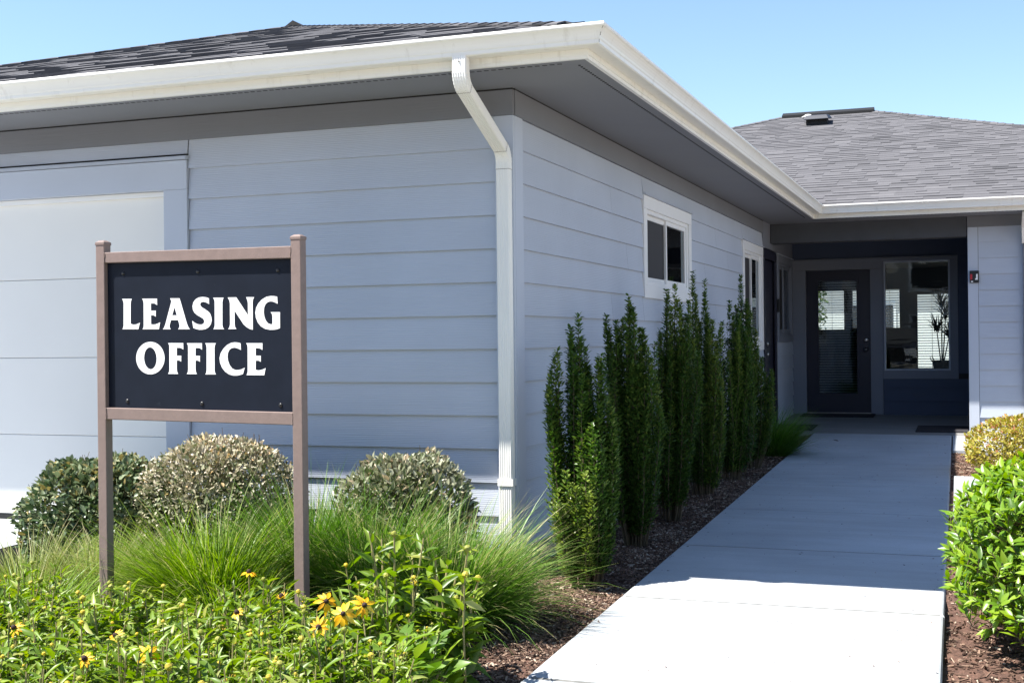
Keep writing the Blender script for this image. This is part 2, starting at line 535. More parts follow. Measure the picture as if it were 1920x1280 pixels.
# walkway: separate concrete slabs with joints
walk = empty('walkway')
tag(walk, 'pale concrete walkway leading to the porch', 'walkway', kind='structure')
joints = [-9.2, -7.7, -6.2, -4.72, -3.27, -1.82, -0.37, 1.07, 2.53, 3.98, 5.43, 6.88, 8.36]
for a, b in zip(joints[:-1], joints[1:]):
    g = 0.008
    a2, b2 = a + g, b - g
    r = 0.014
    mb = MB()
    def ring(e, dz):
        return [(walk_l(a2) + e, a2 + e * 1.6, walk_z(a2) + dz), (walk_r(a2) - e, a2 + e * 1.6, walk_z(a2) + dz), (walk_r(b2) - e, b2 - e * 1.6, walk_z(b2) + dz), (walk_l(b2) + e, b2 - e * 1.6, walk_z(b2) + dz)]
    vs = ring(0, -0.12) + ring(0, -r) + ring(r * 0.4, -r * 0.3) + ring(r, 0)
    fs = [(3, 2, 1, 0), (12, 13, 14, 15)]
    for k in range(3):
        for i in range(4):
            fs.append((k * 4 + i, k * 4 + (i + 1) % 4, k * 4 + 4 + (i + 1) % 4, k * 4 + 4 + i))
    mb.add(vs, fs).obj('slab', 'concrete', walk)
MB().hexa([(walk_l(-9), -9, walk_z(-9) - 0.14), (walk_r(-9), -9, walk_z(-9) - 0.14), (walk_r(8.3) - 0.01, 8.3, -0.14), (walk_l(8.3) + 0.01, 8.3, -0.14)],
          [(walk_l(-9) + 0.02, -9, walk_z(-9) - 0.0055), (walk_r(-9) - 0.02, -9, walk_z(-9) - 0.0055), (walk_r(8.3) - 0.02, 8.3, walk_z(8.3) - 0.0055), (walk_l(8.3) + 0.02, 8.3, walk_z(8.3) - 0.0055)]).obj('joint_filler', 'filler', walk)

porch = MB().hexa([(0.0, 8.365, -0.12), (2.9, 8.365, -0.12), (2.9, 10.9, -0.12), (0.0, 10.9, -0.12)],
                  [(0.0, 8.365, 0.003), (2.9, 8.365, 0.003), (2.9, 10.9, 0.090), (0.0, 10.9, 0.090)]).obj('porch_floor', 'concrete2')
tag(porch, 'shaded concrete porch floor by the entrance', 'floor', kind='structure')
o = MB().hexa([(walk_r(6.72) + 0.012, 6.72, -0.2), (3.4, 6.72, -0.2), (3.4, 8.36, -0.2), (walk_r(8.36) + 0.012, 8.36, -0.2)],
              [(walk_r(6.72) + 0.012, 6.72, -0.024), (3.4, 6.72, -0.024), (3.4, 8.36, 0.0), (walk_r(8.36) + 0.012, 8.36, 0.0)]).obj('pavement', 'concrete')
tag(o, 'sunlit concrete pad in front of the grey wall', 'pavement', kind='structure')
o = MB().hexa([(walk_r(2.4) + 0.03, 2.4, -0.2), (6, 2.4, -0.2), (6, 4.64, -0.2), (walk_r(4.64) + 0.03, 4.64, -0.2)],
              [(walk_r(2.4) + 0.03, 2.4, -0.085), (6, 2.4, -0.085), (6, 4.64, -0.055), (walk_r(4.64) + 0.03, 4.64, -0.055)]).obj('path', 'concrete')
tag(o, 'short pale concrete path crossing the planting strip', 'path', kind='structure')
o = MB().hexa([(-14, -9, -0.3), (-2.72, -9, -0.3), (-2.72, 0.06, -0.3), (-14, 0.06, -0.3)],
              [(-14, -9, -0.26), (-2.72, -9, -0.26), (-2.72, 0.06, 0.008), (-14, 0.06, 0.008)]).obj('driveway', 'concrete')
tag(o, 'white sunlit concrete driveway at the garage door', 'driveway', kind='structure')
o = MB().hexa([(-2.71, -0.3, -0.3), (-2.0, -0.3, -0.3), (-2.0, 0.06, -0.3), (-2.71, 0.06, -0.3)],
              [(-2.71, -0.3, -0.01), (-2.0, -0.3, -0.01), (-2.0, 0.06, 0.006), (-2.71, 0.06, 0.006)]).obj('driveway', 'concrete')
tag(o, 'narrow concrete apron under the garage door edge', 'driveway', kind='structure')

# bark chips
def chips(name, label, n, xr, yr, keep, seed):
    rg = np.random.default_rng(seed)
    x = rg.uniform(*xr, n); y = rg.uniform(*yr, n)
    k = keep(x, y)
    x, y = x[k], y[k]
    N = len(x)
    P = np.stack([x, y, bed_z(x, y) + 0.006], 1)
    ax = unit(np.stack([rg.normal(size=N), rg.normal(size=N), rg.normal(size=N) * 0.25], 1))
    nr = unit(np.stack([rg.normal(size=N) * 0.35, rg.normal(size=N) * 0.35, np.ones(N)], 1))
    sd = unit(np.cross(ax, nr)); nr = np.cross(sd, ax)
    Lh = (0.004 + 0.020 * rg.random(N) ** 2.2)[:, None]; Wh = rg.uniform(0.0016, 0.0050, N)[:, None]; T = 0.0022
    tw = rg.uniform(0.4, 1, N)[:, None]
    V = np.stack([P - ax * Lh - sd * Wh, P + ax * Lh - sd * Wh * tw, P + ax * Lh + sd * Wh, P - ax * Lh + sd * Wh * tw], 1)
    V = np.concatenate([V - nr[:, None] * T, V + nr[:, None] * T], 1).reshape(-1, 3)
    b = (np.arange(N) * 8)[:, None]
    F = np.concatenate([b + np.array([f]) for f in MB.BF], 0)
    o = link(name, np_mesh(name, V, F, np.repeat(rg.uniform(0, 1, N) ** 1.3, 8)), 'chip')
    o.data.shade_flat()
    tag(o, label, 'mulch', kind='stuff')
chips('bark_mulch_chips', 'loose bark chips scattered over the mulch beside the house', 26000, (0.0, 0.69), (-2.4, 7.5), lambda x, y: x < walk_l(y) - 0.005, 21)
chips('bark_mulch_chips', 'loose bark chips scattered under the right-hand hedge and mound', 15000, (2.03, 3.2), (-2.6, 6.7), lambda x, y: (x > walk_r(y) + 0.01) & ((y < 2.38) | (y > 4.66)), 22)

# grit and plant crumbs along the walkway edges
rg = np.random.default_rng(23)
N = 420
yy = rg.uniform(-2.2, 8.0, N); fr = rg.beta(0.45, 0.6, N)
xx = walk_l(yy) + 0.02 + (walk_r(yy) - walk_l(yy) - 0.04) * fr
P = np.stack([xx, yy, walk_z(yy) + 0.003], 1)
V, F, T = leaf_cloud(P, np.stack([rg.normal(size=N), rg.normal(size=N), np.zeros(N)], 1), np.stack([rg.normal(size=N) * 0.3, rg.normal(size=N) * 0.3, np.ones(N)], 1), rg.uniform(0.004, 0.022, N), rg.uniform(0.002, 0.007, N), rg.uniform(0.0, 0.9, N), 0.5, 0.1)
tag(link('plant_litter', np_mesh('plant_litter', V, F, T), 'chip'), 'tiny dry plant crumbs scattered on the walkway', 'litter', kind='stuff')

# ================================================================== BUILDING
bld = empty('office_building')
tag(bld, 'grey lap-sided office building with garage wing, white gutters and shingle roof', 'building')
E_ = 0.178
ZA = 1.9372
SOF = 2.426
FRZ = 2.284
SOX, SOY = 0.60, -0.57      # fascia lines of the garage wing
FAY = 8.22                  # fascia line of the office front

def board(parent, along, a0, a1, zb, zt, face, mat='siding', top=None):
    """one lap-siding board; along 'x' faces -Y at y=face, along 'y' faces +X at x=face"""
    if top is None:
        top = 0.004
    th0, th1 = 0.021, top
    if along == 'x':
        lo = [(a0, face - th0, zb), (a1, face - th0, zb), (a1, face, zb), (a0, face, zb)]
        up = [(a0, face - th1, zt), (a1, face - th1, zt), (a1, face, zt), (a0, face, zt)]
    else:
        lo = [(face, a0, zb), (face + th0, a0, zb), (face + th0, a1, zb), (face, a1, zb)]
        up = [(face, a0, zt), (face + th1, a0, zt), (face + th1, a1, zt), (face, a1, zt)]
    return MB().hexa(lo, up).obj('siding_board', mat, parent)

def side_boards(parent, along, face, a0, a1, zlines, zmax, holes, joints=(), mat='siding'):
    """lay courses, cutting round openings (h0,h1,z0,z1)"""
    for i, zb in enumerate(zlines):
        zt = min(zb + E_ + 0.012, zmax)
        if zt - zb < 0.02:
            continue
        cuts = {a0, a1}
        for h in holes:
            if h[3] > zb and h[2] < zb + E_:
                cuts |= {max(a0, min(a1, h[0])), max(a0, min(a1, h[1]))}
        if joints:
            jj = joints[i % len(joints)]
            for q in jj:
                if a0 + 0.3 < q < a1 - 0.3 and not any(abs(q - c) < 0.3 for c in cuts) and not any(h[0] < q < h[1] and h[3] > zb and h[2] < zb + E_ for h in holes):
                    cuts.add(q)
        cs = sorted(cuts)
        for c0, c1 in zip(cs[:-1], cs[1:]):
            if c1 - c0 < 0.01:
                continue
            mid = (c0 + c1) / 2
            spans = [(zb, zt)]
            for h in holes:
                if h[0] < mid < h[1]:
                    ns = []
                    for s0, s1 in spans:
                        if h[2] > s0: ns.append((s0, min(s1, h[2])))
                        if h[3] < s1: ns.append((max(s0, h[3]), s1))
                    spans = [s for s in ns if s[1] - s[0] > 0.012] if (h[3] > zb and h[2] < zt) else spans
            for s0, s1 in spans:
                f = (s0 - zb) / (E_ + 0.012)
                g = 0.0015
                o = board(parent, along, c0 + g, c1 - g, s0, s1, face, mat, 0.021 - 0.017 * ((s1 - zb) / (E_ + 0.012)))

# ---- garage front wall
GX0, GX1, GZ = -4.9, -2.17, 1.995          # garage opening
w = box('wall', 'dark', bld, -6.25, -0.02, 0.14, 0.2, -0.3, 2.5)
tag(w, 'garage front wall of grey lap boards')
zl = [ZA - E_ * k for k in range(-1, 12)]
side_boards(w, 'x', 0.0, -2.006, -0.083, zl, FRZ, [])
side_boards(w, 'x', 0.0, -6.2, -2.010, zl[:1], FRZ, [(-9, 0, -1, 2.203)])
side_boards(w, 'x', 0.0, -6.2, -5.07, zl[1:], FRZ, [])
box('foundation', 'cedge', bld, -2.15, 0.0, 0.004, 0.1, -0.3, -0.021)
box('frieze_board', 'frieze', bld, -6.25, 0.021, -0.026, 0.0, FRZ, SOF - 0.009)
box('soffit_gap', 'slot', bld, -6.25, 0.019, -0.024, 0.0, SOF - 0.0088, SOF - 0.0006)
box('soffit_gap', 'slot', bld, 0.0, 0.024, 0.001, 8.245, SOF - 0.0088, SOF - 0.0006)
# corner trim boards
box('corner_trim', 'trim', bld, -0.085, 0.021, -0.022, 0.0, -0.03, FRZ - 0.001, bev=0.002)
box('corner_trim', 'trim', bld, 0.0, 0.0225, 0.001, 0.125, -0.03, FRZ - 0.001, bev=0.002)
# garage casing and door
cas = box('garage_casing', 'trim', bld, GX1, -2.008, -0.03, 0.06, -0.01, GZ - 0.001, bev=0.002)
box('head_casing', 'trim', cas, GX0 - 0.16, -2.008, -0.031, 0.06, GZ, 2.165, bev=0.002)
box('side_casing', 'trim', cas, GX0 - 0.16, GX0, -0.03, 0.06, -0.01, GZ - 0.001)
MB().hexa([(GX0 - 0.17, -0.05, 2.168), (-2.003, -0.05, 2.168), (-2.003, 0.0, 2.168), (GX0 - 0.17, 0.0, 2.168)],
          [(GX0 - 0.17, -0.046, 2.188), (-2.003, -0.046, 2.188), (-2.003, 0.0, 2.194), (GX0 - 0.17, 0.0, 2.194)]).obj('drip_cap', 'trim', cas)
box('drip_gap', 'slot', cas, GX0 - 0.17, -2.006, -0.012, 0.0, 2.194, 2.203)
gd = empty('garage_door')
gd.parent = bld
tag(gd, 'white sectional garage door')
for a, b_ in ((1.4985, 1.985), (1.0165, 1.4965), (0.5405, 1.0145), (0.045, 0.5385)):
    box('door_panel', 'garage', gd, GX0, GX1, 0.035, 0.08, a, b_, bev=0.004)
box('weather_seal', 'black', gd, GX0, GX1, 0.04, 0.08, 0.006, 0.043)
box('stop_moulding', 'vinyl', gd, GX0, GX1, 0.012, 0.034, 1.965, GZ - 0.002)
box('backing', 'trim', gd, GX0 - 0.1, GX1 + 0.1, 0.085, 0.12, -0.05, 2.1)

# ---- garage side wall
W1 = (2.745, 4.380, 1.395, 2.150)
W2 = (6.910, 8.215, 0.955, 2.115)
W3 = (9.355, 10.63, 1.035, 2.110)
D1 = (8.295, 9.235, 0.02, 2.075)
w = box('wall', 'dark', bld, -0.2, -0.10, 0.2, 10.7, -0.3, 2.5)
tag(w, 'long shaded side wall of grey lap boards along the walkway')
zl = [ZA - E_ * k for k in range(-1, 12)]
hole = lambda q: (q[0], q[1], q[2], q[3] + 0.014)
side_boards(w, 'y', 0.0, 0.127, 8.245, zl, FRZ, [hole(W1), hole(W2)], [(3.72,), (1.9, 5.5), (6.1,), (2.3, 5.0)])
side_boards(w, 'y', 0.0, 9.24, 10.69, zl, 1.04, [hole(W3)])
box('foundation', 'cedge', bld, -0.1, 0.0, 0.1, 8.3, -0.3, -0.021)
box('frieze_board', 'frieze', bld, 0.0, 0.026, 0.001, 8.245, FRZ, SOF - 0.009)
box('porch_panel', 'porchtrim_shaded', bld, 0.0, 0.018, 8.25, 10.69, 2.13, 2.46)
box('porch_panel', 'porchtrim_shaded', bld, 0.0, 0.012, 9.24, 9.35, 1.045, 2.128)

def shrink(q, d):
    return (q[0] + d, q[1] - d, q[2] + d, q[3] - d)

def side_window(q, casing, vinyl, label, blind=None):
    y0, y1, z0, z1 = q
    win = empty('window')
    win.parent = bld
    tag(win, label)
    c = 0.095
    mb = MB()
    mb.box(0.0, 0.027, y0, y1, z1 - c, z1)
    mb.box(0.0, 0.026, y0, y0 + c, z0 + c, z1 - c - 0.001)
    mb.box(0.0, 0.026, y1 - c, y1, z0 + c, z1 - c - 0.001)
    mb.box(0.0, 0.027, y0, y1, z0, z0 + c - 0.001)
    mb.obj('casing', casing, win, bev=0.002)
    MB().hexa([(0.0, y0 - 0.01, z1 + 0.001), (0.045, y0 - 0.01, z1 + 0.001), (0.045, y1 + 0.01, z1 + 0.001), (0.0, y1 + 0.01, z1 + 0.001)],
              [(0.0, y0 - 0.01, z1 + 0.016), (0.042, y0 - 0.01, z1 + 0.009), (0.042, y1 + 0.01, z1 + 0.009), (0.0, y1 + 0.01, z1 + 0.016)]).obj('drip_cap', 'trim', win)
    a = (y0 + c, y1 - c, z0 + c, z1 - c)
    f = 0.03
    mb = MB()
    mb.box(-0.06, 0.012, a[0], a[1], a[3] - f, a[3]); mb.box(-0.06, 0.012, a[0], a[1], a[2], a[2] + f)
    mb.box(-0.06, 0.011, a[0], a[0] + f, a[2] + f, a[3] - f); mb.box(-0.06, 0.011, a[1] - f, a[1], a[2] + f, a[3] - f)
    mb.obj('frame', vinyl, win, bev=0.002)
    ym = (a[0] + a[1]) / 2
    s = 0.035
    for k, (b0, b1, xo) in enumerate(((a[0] + f, ym + s / 2, -0.03), (ym - s / 2, a[1] - f, -0.012))):
        mb = MB()
        zz0, zz1 = a[2] + f, a[3] - f
        mb.box(xo - 0.014, xo + 0.012, b0, b1, zz1 - s, zz1); mb.box(xo - 0.014, xo + 0.012, b0, b1, zz0, zz0 + s)
        mb.box(xo - 0.014, xo + 0.011, b0, b0 + s, zz0 + s, zz1 - s); mb.box(xo - 0.014, xo + 0.011, b1 - s, b1, zz0 + s, zz1 - s)
        mb.obj('sash', vinyl, win, bev=0.0015)
        box('pane', 'glass', win, xo - 0.003, xo + 0.001, b0 + s, b1 - s, zz0 + s, zz1 - s)
        if k == 0:
            box('insect_screen', 'screen', win, xo + 0.004, xo + 0.006, b0 + s + 0.001, b1 - s - 0.001, zz0 + s + 0.001, zz1 - s - 0.001)
        elif blind:
            z = zz0 + s + 0.01
            me = None
            while z < blind:
                mb = MB()
                mb.hexa([(xo - 0.065, b0 + 0.02, z), (xo - 0.03, b0 + 0.02, z - 0.018), (xo - 0.03, b1 - 0.02, z - 0.018), (xo - 0.065, b1 - 0.02, z)],
                        [(xo - 0.064, b0 + 0.02, z + 0.004), (xo - 0.029, b0 + 0.02, z - 0.014), (xo - 0.029, b1 - 0.02, z - 0.014), (xo - 0.064, b1 - 0.02, z + 0.004)])
                mb.obj('blind_slat', 'blind', win)
                z += 0.042
    return win

side_window(W1, 'vinyl', 'vinyl', 'white sliding window above the upright shrubs')
side_window(W2, 'vinyl', 'vinyl', 'white sliding window with half-raised blind beside the porch', 1.50)
side_window(W3, 'porchtrim_shaded', 'porchtrim_shaded', 'dim grey-framed window inside the porch')

# side entry door
dr = empty('door')
dr.parent = bld
tag(dr, 'plain navy side door in the porch corner')
y0, y1, z0, z1 = D1
mb = MB()
mb.box(0.0, 0.024, y0, y0 + 0.07, 0.01, z1 - 0.07); mb.box(0.0, 0.024, y1 - 0.07, y1, 0.01, z1 - 0.07); mb.box(0.0, 0.025, y0, y1, z1 - 0.069, z1 + 0.04)
mb.obj('door_frame', 'navy', dr, bev=0.002)
box('door_leaf', 'navy', dr, -0.06, -0.015, y0 + 0.071, y1 - 0.071, 0.03, z1 - 0.072, bev=0.002)
for z in (1.02, 0.90):
    MB().lathe([(0.0, 0), (0.028, 0), (0.028, 0.008), (0.012, 0.012), (0.012, 0.03), (0.024, 0.04), (0.026, 0.055), (0.0, 0.064)], (-0.015, y0 + 0.13, z), 14, Vector((1, 0, 0))).obj('door_knob', 'metal', dr, True)
bx = MB().box(0.019, 0.05, 9.262, 9.32, 1.40, 1.56).obj('intercom_box', 'black', None, bev=0.004)
tag(bx, 'slim black intercom box beside the porch side door', 'intercom')

# ---- soffits with vent slots, fascia, gutters
def soffit_run(p0, p1, inward, width):
    """p0->p1 along fascia; inward unit vector"""
    p0, p1, n_ = Vector(p0), Vector(p1), Vector(inward)
    d = (p1 - p0).normalized()
    L = (p1 - p0).length
    def P(a, b, z): q = p0 + d * a + n_ * b; return (q.x, q.y, z)
    s = empty('soffit')
    s.parent = bld
    def slab(name, b0, b1, z0, z1, mat, t0=0, t1=0):
        MB().hexa([P(t0 * b0, b0, z0), P(L + t1 * b0, b0, z0), P(L + t1 * b1, b1, z0), P(t0 * b1, b1, z0)],
                  [P(t0 * b0, b0, z1), P(L + t1 * b0, b0, z1), P(L + t1 * b1, b1, z1), P(t0 * b1, b1, z1)]).obj(name, mat, s)
    return P, L, slab, s
# front run: mitre at the corner (inward offset shortens by b)
for (p0, p1, inn, wd, t0, t1) in (((-6.9, SOY, 0), (SOX, SOY, 0), (0, 1, 0), -SOY, 0, -1), ((SOX, SOY, 0), (SOX, FAY, 0), (-1, 0, 0), SOX, 1, 1), ((SOX, FAY, 0), (8.0, FAY, 0), (0, 1, 0), 8.8 - FAY, -1, 0)):
    P, L, slab, s = soffit_run(p0, p1, inn, wd)
    slab('vent_strip', 0.004, 0.125, SOF - 0.004, SOF + 0.012, 'soffit', t0, t1)
    slab('soffit_panel', 0.127, wd - 0.001, SOF, SOF + 0.012, 'soffit', t0, t1)
    mb = MB()
    a = 0.14
    while a < L - 0.14:
        b0, b1 = 0.078, 0.090
        q = [P(a, b0, SOF - 0.0052), P(a + 0.022, b0 + 0.004, SOF - 0.0052), P(a + 0.022, b1 + 0.004, SOF - 0.0052), P(a, b1, SOF - 0.0052)]
        mb.hexa(q, [(x, y, SOF - 0.003) for x, y, z in q])
        a += 0.038
    tag(mb.obj('vent_slots', 'slot', s), kind='stuff')

def sweep_run(name, mat, prof, k):
    """prof: (outward offset o, z). the eave path mitres at the corners"""
    pts = []
    for o_, z in prof:
        P0 = (-6.9, SOY - o_, z); P1 = (SOX + o_, SOY - o_, z); P2 = (SOX + o_, FAY - o_, z); P3 = (8.0, FAY - o_, z)
        pts.append(((P0, P1), (P1, P2), (P2, P3))[k])
    n_ = len(prof)
    mb = MB()
    mb.add([p[0] for p in pts] + [p[1] for p in pts], [(i, (i + 1) % n_, n_ + (i + 1) % n_, n_ + i) for i in range(n_)] + [tuple(range(n_ - 1, -1, -1)), tuple(range(n_, 2 * n_))])
    return mb.obj(name, mat, bld)
FAS = [(-0.02, 2.4185), (0.0, 2.4185), (0.0, 2.545), (-0.02, 2.545)]
FAS2 = [(0.0, 2.436), (0.005, 2.436), (0.005, 2.463), (0.0, 2.463)]
GUT = [(0.006, 2.463), (0.072, 2.463), (0.079, 2.468), (0.080, 2.484), (0.084, 2.490), (0.086, 2.500), (0.091, 2.513), (0.098, 2.526), (0.106, 2.536), (0.113, 2.541),
       (0.115, 2.546), (0.115, 2.556), (0.111, 2.559), (0.100, 2.559), (0.100, 2.5535), (0.108, 2.5525), (0.108, 2.5455), (0.100, 2.540), (0.090, 2.528), (0.083, 2.513), (0.078, 2.498), (0.074, 2.4885),
       (0.073, 2.472), (0.010, 2.469), (0.010, 2.555), (0.006, 2.555)]
for k in range(3):
    sweep_run('fascia', 'white', FAS, k)
    sweep_run('fascia_bead', 'white', FAS2, k)
    sweep_run('gutter', 'white', GUT, k)
# mitre seam lines of the gutter corner
mb = MB()
for o0, z0_, o1, z1_ in ((0.081, 2.468, 0.082, 2.484), (0.088, 2.498, 0.094, 2.514), (0.101, 2.527, 0.109, 2.537)):
    mb.tube([(SOX + o0 + 0.0006, SOY - o0 - 0.0006, z0_), (SOX + o1 + 0.0006, SOY - o1 - 0.0006, z1_)], 0.0013, 5)
mb.obj('gutter_seam', 'seam', bld)

# ---- downspout
ds = empty('downspout')
ds.parent = bld
tag(ds, 'white ribbed metal downspout with two elbows at the garage corner')
DXC, DW, DD = -0.023, 0.074, 0.058
def spout_ring(y, z, ang, sc_=1.0, rib=True):
    """rectangle with ribbed faces, in the plane across the run; ang = tilt of run from vertical towards +Y"""
    t = Vector((0, math.sin(ang), -math.cos(ang)))
    nrm = Vector((0, -math.cos(ang), -math.sin(ang)))     # outward 'front' direction
    c = Vector((DXC, y, z))
    w2, d2 = DW / 2 * sc_, DD / 2 * sc_
    pts = []
    nr = 5
    for i in range(nr * 2 + 1):          # front face, left to right
        u = -w2 + 0.006 + (2 * w2 - 0.012) * i / (nr * 2)
        pts.append((u, d2 - (0.0022 if i % 2 else 0)))
    pts.append((w2, d2 - 0.006))
    for i in range(nr + 2):
        u = d2 - 0.006 - (2 * d2 - 0.012) * (i + 1) / (nr + 2)
        pts.append((w2 - (0.0018 if i % 2 == 0 else 0), u))
    pts.append((w2 - 0.006, -d2)); pts.append((-w2 + 0.006, -d2)); pts.append((-w2, -d2 + 0.006))
    for i in range(nr):
        u = -d2 + 0.006 + (2 * d2 - 0.012) * (i + 1) / (nr + 1)
        pts.append((-w2 + (0.0018 if i % 2 == 0 else 0), u))
    pts.append((-w2, d2 - 0.006))
    return [c + Vector((1, 0, 0)) * a + nrm * b for a, b in pts]
def spout(name, stations):
    rings = [spout_ring(*s) for s in stations]
    n_ = len(rings[0])
    vs = [v for r in rings for v in r]
    fs = [(i * n_ + k, i * n_ + (k + 1) % n_, (i + 1) * n_ + (k + 1) % n_, (i + 1) * n_ + k) for i in range(len(rings) - 1) for k in range(n_)]
    fs += [tuple(range(n_ - 1, -1, -1)), tuple(range(len(vs) - n_, len(vs)))]
    return MB().add(vs, fs).obj(name, 'spout', ds)
YT, YB = SOY - 0.058, -0.048
ANG = math.radians(66)
def arc(yc, zc, r, a0, a1, n_, sign):
    return [(yc + sign * (-r * math.cos(a)), zc - r * math.sin(a) * 1.0, a) for a in np.linspace(a0, a1, n_)]
R = 0.085
# upper elbow: run vertical then turning towards the wall
st = [(YT, 2.468, 0, 1.0), (YT, 2.43, 0, 1.0)]
for i, a in enumerate(np.linspace(0, ANG, 15)):
    st.append((YT + R * (1 - math.cos(a)), 2.395 - R * math.sin(a), a, 1.0 + (0.03 if i % 2 else 0.0)))
ye, ze = st[-1][0], st[-1][1]
spout('elbow', st)
# lower elbow: mirrored
yl = YB - R * (1 - math.cos(ANG))
dist = (yl - ye) / math.sin(ANG)
zl_ = ze - dist * math.cos(ANG)
spout('offset_pipe', [(ye - 0.01 * math.sin(ANG), ze + 0.01 * math.cos(ANG), ANG, 0.985), (yl, zl_, ANG, 0.985)])
st = [(yl, zl_, ANG, 1.03)]
for i, a in enumerate(np.linspace(ANG, 0, 15)):
    st.append((YB - R * (1 - math.cos(a)), zl_ - R * (math.sin(ANG) - math.sin(a)), a, 1.0 + (0.035 if i % 2 else 0.0)))
zb_ = st[-1][1]
st.append((YB, zb_ - 0.035, 0, 1.03))
spout('elbow', st)
for (yy, zz, aa) in ((ye - 0.012 * math.sin(ANG), ze + 0.012 * math.cos(ANG), ANG), (yl, zl_, ANG), (YB, zb_ - 0.034, 0)):
    t_ = Vector((0, math.sin(aa), -math.cos(aa))) * 0.0012
    r0 = [p - t_ for p in spout_ring(yy, zz, aa, 1.036)]
    r1 = [p + t_ for p in spout_ring(yy, zz, aa, 1.036)]
    n_ = len(r0)
    MB().add(r0 + r1, [(k, (k + 1) % n_, n_ + (k + 1) % n_, n_ + k) for k in range(n_)]).obj('joint', 'seam', ds)
spout('pipe', [(YB, zb_ - 0.03, 0, 0.99), (YB, 0.0, 0, 0.99), (YB, -0.08, 0, 0.99)])
mb = MB()
mb.box(DXC - 0.044, DXC + 0.044, YB - 0.0335, YB - 0.031, 0.325, 0.362)
mb.box(DXC + 0.039, DXC + 0.0415, YB - 0.031, -0.022, 0.325, 0.362)
mb.box(DXC - 0.0415, DXC - 0.039, YB - 0.031, -0.022, 0.325, 0.362)
mb.obj('strap', 'spout', ds)
MB().lathe([(0, 0), (0.005, 0), (0.004, 0.003), (0, 0.004)], (DXC, YT - DD / 2 - 0.001, 2.44), 10, Vector((0, -1, 0))).obj('screw', 'metal', ds)

# ---- roofs
PITCH = 1 / 3
CA = 1 / math.sqrt(1 + PITCH * PITCH)
SA = PITCH * CA
def roof_deck(name, pts, parent, label):
    mb = MB()
    n_ = len(pts)
    mb.add([(x, y, z) for x, y, z in pts] + [(x, y, z - 0.03) for x, y, z in pts], [tuple(range(n_)), tuple(range(2 * n_ - 1, n_ - 1, -1))] + [(i, n_ + i, n_ + (i + 1) % n_, (i + 1) % n_) for i in range(n_)])
    o = mb.obj(name, 'shingle', parent)
    if label: tag(o, label)
    return o
def shingle_field(parent, org, e, h, xmin, xmax, smax, name, seed, expo=0.13):
    """tabs laid course by course. org eave point, e along eave, h horizontal uphill dir; xmin/xmax(run) limits"""
    rg = np.random.default_rng(seed)
    org, e, h = np.array(org), np.array(e, float), np.array(h, float)
    up = h * CA + np.array([0, 0, SA])
    nrm = -h * SA + np.array([0, 0, CA])
    V, T = [], []
    s = 0.0
    while s < smax:
        run = s * CA
        a, b = xmin(run), xmax(run)
        x = a - rg.uniform(0, 0.2)
        dbl = rg.random() < 0.5
        while x < b:
            wd = rg.uniform(0.11, 0.30)
            x1, x2 = max(x, a), min(x + wd, b)
            if x2 - x1 > 0.01:
                th = (0.0084 if dbl else 0.0034) + rg.uniform(0, 0.0006)
                s0 = s + rg.normal() * 0.0008
                ln = expo + 0.02
                q = [org + e * xx + up * ss + nrm * tt for ss, tt in ((s0, 0.0), (s0 + ln, -0.004)) for xx in (x1, x2)]
                q2 = [org + e * xx + up * ss + nrm * tt for ss, tt in ((s0, th), (s0 + ln, 0.001)) for xx in (x1, x2)]
                V += [q[0], q[1], q[3], q[2], q2[0], q2[1], q2[3], q2[2]]
                tn = min(1, max(0, rg.normal(0.64, 0.11)))
                tt_ = tn if dbl else tn - 0.10
                lo_ = tn - (0.42 if dbl else 0.28)
                T += [lo_, lo_, tt_, tt_, tn, tn, tt_, tt_]
            x += wd
            dbl = rg.random() < 0.55
        s += expo
    V = np.array(V)
    N = len(V) // 8
    b0 = (np.arange(N) * 8)[:, None]
    F = np.concatenate([b0 + np.array([f]) for f in MB.BF], 0)
    o = link(name, np_mesh(name, V, F, np.clip(T, 0, 1)), 'shingle', parent)
    o.data.shade_flat()
    tag(o, kind='stuff')
    return o
def caps(mb, p0, p1, n1, n2, rg, step=0.14, half=0.13):
    """hip / ridge cap tabs folded over the line p0->p1; n1,n2 horizontal dirs down each side (with slope)"""
    p0, p1 = Vector(p0), Vector(p1)
    d = (p1 - p0)
    L = d.length
    d.normalize()
    t = 0.0
    while t < L:
        a = p0 + d * t
        b2 = p0 + d * min(L, t + step + 0.03)
        lift0, lift1 = Vector((0, 0, 0.017)), Vector((0, 0, 0.010))
        mb.tone = min(1, max(0, rg.normal(0.45, 0.2)))
        th = Vector((0, 0, 0.008))
        for nn in (n1, n2):
            nn = Vector(nn)
            lo = [a + lift0 - th, b2 + lift1 - th, b2 + nn * half + lift1 - th, a + nn * half + lift0 - th]
            mb.hexa(lo, [q + th for q in lo])
        t += step

